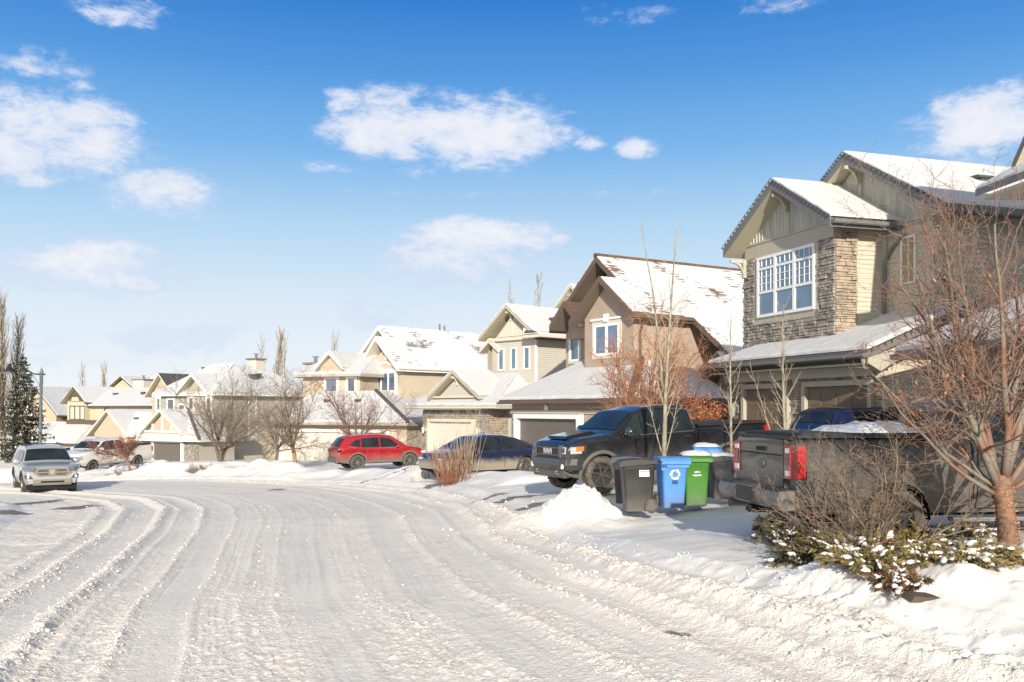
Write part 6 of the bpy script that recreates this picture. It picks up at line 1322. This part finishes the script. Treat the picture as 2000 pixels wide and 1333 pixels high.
JG = mat('juniper_green', (.16,.135,.05), .7, col2=(.30,.22,.09), vscale=6); JY = mat('juniper_ochre', (.30,.20,.06), .75, col2=(.14,.12,.04), vscale=6); JD = mat('juniper_shade', (.08,.085,.045), .8, col2=(.19,.15,.08), vscale=6); JR = mat('juniper_rust', (.22,.10,.045), .8, col2=(.10,.08,.035), vscale=6)
def bed_plants():
    L_ = [('snow-dusted dark juniper at the left end of the bed below the pickup bumper',1545,1062,.48,.30,80,JD),('ochre and green juniper in front of the shrub, nearest its stems',1672,1062,.50,.30,100,JY),
          ('broad snow-capped juniper between the ochre one and the left end',1612,1085,.50,.24,95,JG),('dark juniper spilling toward the street at the left of the bed',1575,1100,.42,.16,70,JD),
          ('green juniper with round snow pads in the middle of the bed',1650,1120,.42,.20,80,JG),('rusty brown juniper just behind the lowest one',1700,1108,.36,.22,60,JR),('green-brown juniper low in the bed next to the dark flat stone',1705,1150,.38,.14,70,JG),
          ('reddish juniper tip nearest the street at the bottom of the bed',1765,1172,.30,.13,55,JR),('small dark juniper sprigs between the snow humps',1765,1118,.30,.12,45,JD),('flat green juniper mat in front of the copper-barked trunk',1885,1132,.50,.10,80,JG),
          ('small green juniper tuft at the far right of the bed',1985,1128,.34,.10,45,JG),('little upright juniper sprig standing alone in the snow',1818,1108,.13,.26,26,JG),('ochre juniper behind the snow hump right of the shrub',1790,1068,.36,.16,50,JY),('dark sprigs under the snow hump right of the shrub',1850,1062,.30,.12,36,JD),('tiny green juniper clump below the little upright sprig',1800,1142,.18,.10,24,JG),('olive juniper behind the copper-barked trunk',1900,1048,.4,.14,50,JG),('ochre grassy juniper at the left rear corner of the bed',1505,1036,.28,.12,36,JY)]
    for i, (lb, px, py, r, h, n, m) in enumerate(L_): juniper(lb, px, py, r, h, n, m, 70+i)
    p = gpt(1950, 1098); b = MB(); b.lathe([(.001,-.03),(.09,-.02),(.11,.03),(.07,.07),(.001,.08)], 9, 'z'); b.v = [(v[0]*(1+.15*math.sin(v[1]*40)), v[1]*.7, v[2]+.02*math.sin(v[0]*30)) for v in b.v]
    o = b.build('rock', mat('rock_brown', (.24,.18,.12), .85, var=.4, vscale=8), None, loc=p); tag(o, 'small brown rock in the snow in front of the copper-barked trunk', 'rock')
    p = gpt(1812, 1188); b = MB(); b.prism([(-.22,-.03),(.20,-.05),(.24,.0),(.05,.03),(-.2,.02)], 'y', -.09, .08); o = b.build('flat_stone', mat('stone_dark', (.10,.075,.055), .8, var=.3), None, loc=p); o.rotation_euler = (.1,.12,.2); tag(o, 'dark flat stone slab at the street edge of the juniper bed', 'stone')
def aspens():
    sp = [dict(seg=16, wob=.022, up=.02, sides=8, mb=0, tip=.12), dict(n=22, **{'from': .30}, len=.20, ang=38, angv=10, rr=.34, rmin=.005, seg=6, wob=.07, up=.10, sides=4, taper=.55), dict(n=5, **{'from': .25}, len=.42, ang=35, rr=.55, rmin=.003, seg=3, wob=.12, up=.06, sides=3)]
    for i, (px, d, top, r, lb, ln) in enumerate([(1297,20.2,440,.062,'tallest slender pale aspen rising behind the blue and green carts',(-.01,0)),(1428,20.0,600,.045,'slim pale aspen in front of the black pickup bed',(.0,0)),(1536,19.0,585,.05,'pale aspen with one low side limb in front of the garage doors',(-.01,0))]):
        p = at(px, 900, d); p.z = GZ(p.x, p.y); Ht = CAMZ-(top-HOR)*d/FOC-p.z
        e = tree('aspen_tree', lb, p, sp, Ht, r, 20+i, BARKA, mat('twig_pale', (.36,.30,.22), .75), group='young aspens in front of the houses', lean=ln)
        if i == 0:
            rn = random.Random(9)
            for (z0, dx, l_, r_, ns, nn) in ((Ht*.42, -.13, Ht*.58, .035, 10, 14), (.9, -.3, 1.7, .018, 7, 8), (.9, .28, 1.8, .016, 7, 8)):
                b, t = MB(), MB(); grow([b, t], Vector((0,0,z0)), Vector((dx,0,1)), l_, r_, 0, [dict(sp[0], seg=ns), dict(sp[1], n=nn), sp[2]], rn); q_ = b.build('side_stem', BARKA, e, smooth=True); t.build('twigs', MATS['twig_pale'], q_)
        if i == 2:
            b, t = MB(), MB(); rn = random.Random(7); grow([b, t], Vector((0,0,.35)), Vector((-.33,0,1)), 2.5, .022, 0, [dict(sp[0], seg=9), dict(sp[1], n=9), sp[2]], rn); q_ = b.build('side_stem', BARKA, e, smooth=True); t.build('twigs', MATS['twig_pale'], q_)
def mid_trees():
    sp = [dict(seg=5, wob=.05, up=.0, sides=8, mb=0, tip=.8), dict(n=8, **{'from': .70}, abs=1.0, ang=42, angv=12, rr=.55, seg=7, wob=.10, up=.05, sides=5, taper=.0, mb=0), dict(n=12, **{'from': .15}, len=.48, ang=38, angv=12, rr=.45, rmin=.011, seg=5, wob=.13, up=.05, sides=4, taper=.4),
          dict(n=9, **{'from': .15}, len=.5, ang=38, angv=12, rr=.5, rmin=.007, seg=3, wob=.15, up=.03, sides=3, taper=.3), dict(n=4, **{'from': .2}, len=.55, ang=40, rr=.6, rmin=.006, seg=2, wob=.18, up=.02, sides=3)]
    def V(absl, ang, up=.05, n=8):
        s = [dict(x) for x in sp]; s[1]['abs'] = absl; s[1]['ang'] = ang; s[1]['up'] = up; s[1]['n'] = n; return s
    def put(name, lb, px, py, d, spec, L0, r0, seed, tm=BARKG, bm=None, **k):
        p = at(px, py, d); z = GZ(p.x, p.y); p.z = min(z, p.z+.4) if False else z
        return tree(name, lb, p, spec, L0, r0, seed, tm, bm or TWIGG, group=k.pop('group', 'bare crabapple trees on the front lawns'), **k)
    put('crabapple_tree', 'widest bare crabapple tree with dark branches in front of the beige sided house', 430, 895, 60, V(3.9, 38, .05, 9), 1.1, .16, 31, stems=3, spread=.5, tm=mat('bark_dark', (.14,.11,.085), .85), bm=mat('twig_dark', (.19,.15,.11), .8))
    put('crabapple_tree', 'low round bare crabapple tree, left of the pair near the red SUV', 538, 922, 49, V(2.1, 58, .05, 9), 1.3, .09, 32)
    put('crabapple_tree', 'tall bare crabapple tree with reddish trunk, right of the pair near the red SUV', 578, 921, 50, V(3.2, 30, .12, 10), 1.6, .12, 33, tm=mat('bark_tan', (.30,.19,.12), .85))
    put('crabapple_tree', 'bare spreading tree directly behind the roof of the red SUV', 700, 880, 55, V(3.4, 46, .08, 10), 1.5, .10, 34, bm=TWIGR)
    put('berry_tree', 'small reddish berry tree in front of the white pickup', 254, 920, 49, V(1.5, 55, .04, 8), .9, .07, 35, tm=mat('bark_redbrown', (.22,.12,.08), .85), bm=TWIGR, extra=leaves('berries', mat('berry_red', (.26,.07,.04), .6), .03, 1, .03, .5), group='small coloured trees')
    put('rusty_tree', 'bare tree with upright rusty branches before the tan stucco wall', 1262, 850, 29.5, V(3.6, 34, .07, 11), 1.1, .10, 36, tm=mat('bark_rust', (.34,.15,.075), .8), bm=mat('twig_rust', (.32,.15,.08), .75), group='small coloured trees')
    # leafy orange hedge at the entry
    sp3 = [dict(seg=4, wob=.1, up=.0, sides=4, mb=0, tip=.4), dict(n=9, **{'from': .15}, len=.45, ang=36, rr=.5, rmin=.006, seg=3, wob=.15, sides=3), dict(n=6, **{'from': .2}, len=.5, ang=40, rr=.6, rmin=.004, seg=2, wob=.2, sides=3)]
    p = at(1352, 850, 30.2); p.z = GZ(p.x, p.y)
    tree('beech_shrub', 'orange-brown shrub still holding its dry leaves by the dark entry', p, sp3, 2.3, .02, 37, TWIGR, TWIGR, cat='shrub', stems=12, spread=.42, extra=leaves('dry_leaves', BERRY, .055, 5, .09), crown='twigs')
    p = at(1310, 850, 30.6); p.z = GZ(p.x, p.y)
    tree('beech_shrub', 'taller thin rusty-leaved shrub left of the dense orange one', p, sp3, 2.9, .02, 38, TWIGR, TWIGR, cat='shrub', stems=8, spread=.28, extra=leaves('dry_leaves', BERRY, .05, 2, .10), crown='twigs')
    # red stemmed clump by the hatchback
    sp4 = [dict(seg=6, wob=.05, up=-.01, sides=4, mb=0, tip=.35), dict(n=4, **{'from': .3}, len=.4, ang=18, rr=.6, rmin=.005, seg=3, wob=.08, up=.05, sides=3)]
    p = at(880, 944, 32.0); tree('dogwood_shrub', 'clump of orange-red stems beside the salted blue hatchback', p, sp4, 1.3, .010, 39, mat('stem_orange', (.27,.11,.055), .7), mat('stem_tip', (.30,.21,.14), .7), cat='shrub', stems=80, spread=.42, crown='twigs')
    p = at(905, 940, 32.6); tree('tall_grass_clump', 'tall thin pale grass stalks rising behind the orange-red stems', p, [dict(seg=5, wob=.03, up=0, sides=3, mb=0, tip=.4)], 2.5, .006, 41, mat('straw', (.45,.36,.24), .8), TWIGG, cat='grass clump', stems=46, spread=.24)
def far_trees():
    sp = [dict(seg=10, wob=.02, up=.03, sides=6, mb=0, tip=.15), dict(n=26, **{'from': .12}, len=.30, ang=20, angv=5, rr=.35, rmin=.02, seg=5, wob=.05, up=.16, sides=3, taper=.55), dict(n=6, **{'from': .15}, len=.5, ang=22, rr=.5, rmin=.013, seg=3, wob=.07, up=.12, sides=3)]
    P = mat('twig_straw', (.30,.235,.15), .85, col2=(.17,.13,.09), vscale=1.2)
    sp2 = [dict(s) for s in sp]; sp2[1]['n'] = 70; sp2[2]['n'] = 12; sp2[1]['ang'] = 24
    D = [(8,918,64,600,'tall bare poplar column at the left edge of the picture',sp2,.16),(27,916,66,640,'second bare poplar column, between the left edge and the snowy spruce',sp2,.16),(-14,920,63,590,'bare poplar only partly inside the left edge',sp2,.16),
         (518,720,118,672,'thinnest of the bare poplars behind the beige sided roof',sp,.1),(538,720,120,658,'tallest of the bare poplars behind the beige sided roof',sp2,.12),(552,720,116,664,'bare poplar nearest the stucco chimney',sp,.1),(645,700,115,662,'bare poplar behind the small peach gable',sp,.1),
         (1046,600,95,540,'bare poplar rising behind the far gable beside the tan house',sp,.1),(1018,600,98,572,'faint bare poplar left of the one behind the far gable',sp,.08),(157,760,150,719,'left bare poplar behind the yellow house',sp,.14),(199,760,152,722,'middle bare poplar behind the yellow house',sp,.14),(209,760,154,726,'right bare poplar behind the yellow house',sp,.14),(75,760,140,737,'bare poplar beyond the far left roof',sp,.12)]
    for i, (px, py, d, top, lb, s, r) in enumerate(D):
        p = at(px, py, d); p.z = H(p.x, p.y); Ht = CAMZ-(top-HOR)*d/FOC-p.z
        k = 1.0; s_ = [dict(q) for q in s]; s_[1]['len'] = min(.30, 2.6/Ht*1.0) if d < 80 else min(.28, 3.4/Ht)
        if d > 90: s_[1]['rmin'] = .035; s_[2]['rmin'] = .028
        tree('poplar_tree', lb, p, s_, Ht, r, 50+i, P, P, group='bare poplars', lean=(0,0))
    # snowy spruce
    rnd = random.Random(4); p = at(46, 915, 62.5); p.z = H(p.x, p.y); Ht = CAMZ-(692-HOR)*62.5/FOC-p.z
    e = thing('spruce_tree', 'dark green spruce dusted with snow behind the street lamp', 'tree', tuple(p)); T, F, S = MB(), MB(), MB(); T.tube([(0,0,-.2),(0,0,Ht*.5),(0,0,Ht)], [.17,.09,.02], 8)
    z = .35
    while z < Ht-.1:
        rr = 2.0*(1-z/Ht)**.85+.08; nb = int(7+10*(1-z/Ht))
        for k in range(nb):
            a = rnd.uniform(0, 6.28); l = rr*rnd.uniform(.7, 1.12); dr = rnd.uniform(-.28, -.02); tipz = z+l*dr; pts = [Vector((l*t*math.cos(a), l*t*math.sin(a), z+(tipz-z)*t+.12*l*t*t)) for t in (0,.25,.5,.75,1)]
            T.tube(pts, [.02,.016,.012,.009,.005], 3)
            for j in range(int(38*l)+10):
                t = rnd.random()**.7; i = min(int(t*4), 3); c = pts[i].lerp(pts[i+1], t*4-i); w = Vector((rnd.gauss(0,1), rnd.gauss(0,1), rnd.gauss(0,.5)-.3)).normalized(); u = w*rnd.uniform(.12, .26); v = perp(u)*rnd.uniform(.02, .05)
                (S if rnd.random() < .14 else F).poly([c-v*.5, c+u*.6-v, c+u, c+u*.6+v, c+v*.5])
        z += rnd.uniform(.16, .26)
    T.build('trunk', BARKG, e); F.build('crown', mat('spruce_needles', (.045,.06,.035), .8, col2=(.10,.10,.06), vscale=2), e); S.build('snow_dusting', SNOW, e)
def street_lamp():
    M1 = mat('lamp_post_steel', (.17,.19,.20), .45, metal=.4); d = 62; p = at(77, 890, d); p.z = H(p.x, p.y); top = CAMZ-(728-HOR)*d/FOC-p.z
    e = thing('street_lamp', 'grey street lamp with a curved arm and black bell shade by the poplars', 'street lamp', tuple(p))
    b = MB(); b.tube([(0,0,-.1),(0,0,.6),(.02,0,.62),(.14,0,top)], [.15,.14,.115,.085], 12); b.lathe([(.10,0),(.13,.05),(.09,.12),(.03,.3),(.001,.42)], 12, 'z', (.14,0,top-.02)); b.build('post', M1, e, smooth=True)
    b = MB(); pts = [(.38,0,top-.12),(.14,0,top-.12),(-.35,0,top-.10),(-.85,0,top+.18),(-1.3,0,top+.5),(-1.7,0,top+.58),(-1.93,0,top+.52)]; b.tube(pts, [.05,.05,.045,.04,.035,.035,.03], 8); b.tube([(-.62,0,top+.02),(-.3,0,top-.35),(-.02,0,top-.75),(.08,0,top-1.1)], .018, 6); b.build('arm', mat('lamp_arm', (.03,.035,.045), .4, metal=.5), e, smooth=True)
    b = MB(); b.lathe([(.04,.32),(.10,.26),(.13,.10),(.26,-.06),(.36,-.16),(.36,-.20),(.33,-.20)], 20, 'z', (-1.95,0,top+.25)); o = b.build('lamp_shade', mat('shade_black', (.02,.022,.028), .35), e, smooth=True)
    b = MB(); b.lathe([(.30,-.19),(.22,-.27),(.001,-.31)], 16, 'z', (-1.95,0,top+.25)); b.build('lens', mat('lamp_lens', (.35,.34,.30), .2), o)
def cart(label, px, py, d, heading, col, lidcol=None, w=.52, dp=.60, hgt=1.02, snow=False, mark=None, lidopen=0, colname='cart', sc=.93):
    p = at(px, py, d); p.z = CAMZ-(py-HOR)*d/FOC
    e = thing('wheeled_cart', label, 'rubbish bin', tuple(p), heading, 'wheeled carts at the driveway'); e.scale = (sc, sc, sc); b = MB()
    def ring(z, t):   # front at +x, wheels at -x
        f, k, y = dp/2*(.80+.20*t), dp/2*(.86+.14*t), w/2*(.84+.16*t); r = .05; out = []
        for (cx, cy, a0) in ((f-r, y-r, 0), (-k+r, y-r, 90), (-k+r, -y+r, 180), (f-r, -y+r, 270)):
            for q in range(4): a = R(a0+30*q); out.append((cx+r*math.cos(a), cy+r*math.sin(a), z))
        return out
    zs = [.03, .08, .3, .6, hgt-.16, hgt-.15, hgt-.08, hgt-.075, hgt-.03]; tt = [0, .03, .25, .6, .97, 1.06, 1.08, 1.16, 1.18]
    for z, t in zip(zs, tt): b.v += ring(z, t)
    for i in range(len(zs)-1):
        for j in range(16): b.f.append((i*16+j, i*16+(j+1) % 16, (i+1)*16+(j+1) % 16, (i+1)*16+j)); b.mi.append(0)
    b.f.append(tuple(range(16))[::-1]); b.mi.append(0); b.f.append(tuple(range(128, 144))); b.mi.append(0)
    o = b.build('body', col, e, smooth=True); fix_normals(o); o.data.set_sharp_from_angle(angle=R(30))
    b = MB(); lid = [(dp*.62, hgt-.09), (dp*.62, hgt-.02), (dp*.5, hgt+.035), (0, hgt+.06), (-dp*.48, hgt+.035), (-dp*.60, hgt-.0), (-dp*.60, hgt-.02)]
    b.prism(lid, 'y', -w*.60, w*.60); b.tube([(-dp*.60, -w*.42, hgt-.02), (-dp*.72, -w*.40, hgt), (-dp*.72, w*.40, hgt), (-dp*.60, w*.42, hgt-.02)], .016, 8)
    o = b.build('lid', lidcol or col, e); fix_normals(o)
    bv = o.modifiers.new('b', 'BEVEL'); bv.width = .012; bv.segments = 2
    b = MB(); b.tube([(-dp*.38, -w*.50, .13), (-dp*.38, w*.50, .13)], .014, 8); b.build('axle', DARK, e)
    for s_ in (1, -1):
        b = MB(); b.lathe([(.05,-.025),(.125,-.03),(.14,-.015),(.14,.015),(.125,.03),(.05,.025)], 24, 'y', (-dp*.38, s_*w*.50, .14)); q = b.build('wheel', RUBBER, e, smooth=True); fix_normals(q)
        b = MB(); b.lathe([(.001,.0),(.09,.0)], 18, 'y', (-dp*.38, s_*(w*.50+.027), .14)); [b.box(-dp*.38-.012, -dp*.38+.012, s_*(w*.5+.03)-.004, s_*(w*.5+.03)+.004, .06, .22), b.box(-dp*.38-.08, -dp*.38+.08, s_*(w*.5+.031)-.004, s_*(w*.5+.031)+.004, .128, .152)]; b.build('wheel_hub', mat('hub_grey', (.12,.11,.095), .8), q)
    if snow:
        b = MB(); n, m = 12, 10; X = np.linspace(-dp*.56, dp*.56, n); Y = np.linspace(-w*.56, w*.56, m); XX, YY = np.meshgrid(X, Y, indexing='ij'); k = np.clip((1-(XX/(dp*.56))**4)*(1-(YY/(w*.56))**4), 0, 1)**.5
        Z = hgt+.045+k*(.05+.05*vnoise(XX*5+px, YY*5, 3)); vs = np.stack([XX, YY, Z], -1).reshape(-1, 3).tolist(); b.mesh(vs, [(i*m+j, (i+1)*m+j, (i+1)*m+j+1, i*m+j+1) for i in range(n-1) for j in range(m-1)]); q = b.build('lid_snow', SNOW, e, smooth=True); fix_normals(q)
    return e
def carts():
    def plastic(n, c): return mat(n, c, .45, var=.12, vscale=5, dirt=(.22,.22,(.16,.14,.12),.55))
    K = plastic('cart_black', (.030,.029,.026)); BL_ = plastic('cart_blue', (.09,.26,.62)); GR = plastic('cart_green', (.055,.20,.025)); NV = plastic('cart_navy', (.02,.055,.20)); LB = mat('cart_label', (.75,.74,.72), .5)
    F = R(-90)
    e = cart('black cart with a white label sticker standing right beside the snow pile', 1244, 1000, 17.6, R(182), K, hgt=1.0, w=.52, dp=.64)
    b = MB(); b.box(-.20, .0, .272, .276, .72, .85); q = b.build('label_sticker', LB, e); b = MB(); [b.box(-.195+.03*i, -.175+.03*i, .2762, .2775, .80, .835) for i in range(6)]; b.build('label_print', mat('print_grey', (.10,.10,.10), .6), q)
    e = cart('smaller black cart tucked behind the left side of the labelled black one', 1225, 985, 18.9, R(175), plastic('cart_charcoal', (.04,.04,.045)), hgt=.98, w=.5, dp=.6)
    e = cart('light blue cart with a white recycling symbol next to the black cart', 1311, 993, 18.3, R(-84), BL_, hgt=1.02)
    # recycling loop: three bent arrows
    b = MB(); c0 = (.355, 0, .72)
    def arrow(a0):
        R_ = .085; P = []
        for i in range(7): a = a0+R(8+78*i/6); P.append((R_*math.cos(a), R_*math.sin(a)))
        w = .020; vs = []
        for i, (u, v) in enumerate(P):
            l = math.hypot(u, v); n = (u/l, v/l); vs += [(u-n[0]*w, v-n[1]*w), (u+n[0]*w, v+n[1]*w)]
        b.mesh([(0, u, v) for u, v in vs], [(2*i, 2*i+1, 2*i+3, 2*i+2) for i in range(6)])
        u, v = P[-1]; n = (u/R_, v/R_); t = (-n[1], n[0]); b.mesh([(0, u-n[0]*.042, v-n[1]*.042), (0, u+n[0]*.042, v+n[1]*.042), (0, u+t[0]*.05, v+t[1]*.05)], [(0,1,2)])
    for k in range(3): arrow(R(90+120*k))
    b.v = [(.296+.075*v[2], v[1], v[2]+c0[2]) for v in b.v]; o = b.build('recycling_symbol', LB, e)
    b = MB(); b.prism([(-.29,.80),(-.24,.80),(-.17,.86),(-.17,.98),(-.29,.98)][:5], 'x', .31, .325); b.box(.305, .325, -.28, .28, .86, .96) ; b.build('lid_apron', BL_, e)
    b = MB(); b.box(.285, .292, -.06, .06, .53, .60); b.build('lift_recess', NV, e)
    e = cart('bright green cart with two lines of white lettering and snow on its lid', 1357, 989, 18.6, R(-92), GR, hgt=1.04, snow=True)
    WL = mat('print_white', (.8,.8,.76), .5)
    text_obj('will it', 'cart_lettering', WL, e, (.302, .0, .74), (R(90), 0, R(90)), .055, .002, bold=True); text_obj('organics', 'cart_lettering', WL, e, (.298, .0, .675), (R(90), 0, R(90)), .055, .002, bold=True)
    cart('navy cart with a light blue lid behind the green cart', 1379, 972, 20.4, R(-95), NV, lidcol=BL_, snow=True, hgt=1.14)
    cart('grey-black cart with a thick cap of snow next to the pickup tailgate', 1408, 976, 19.0, R(180), plastic('cart_graphite', (.05,.052,.058)), snow=True, hgt=.90, w=.55, dp=.5)
QUICK = False
make_terrain(); snow_chunks()
house_right_edge(); house_stone(); house_tan(); house_cream_stone(); house_cream_long(); house_wide_garage(); house_beige_side(); house_dark_roof(); house_yellow(); house_back_gable(); house_far_left()
near_pickup(); black_pickup(); blue_suv(); red_suv(); blue_sedan(); white_pickup(); dark_car_behind(); silver_suv()
carts(); street_lamp()
copper_tree(); shrubs_near(); bed_plants(); aspens(); mid_trees(); far_trees()
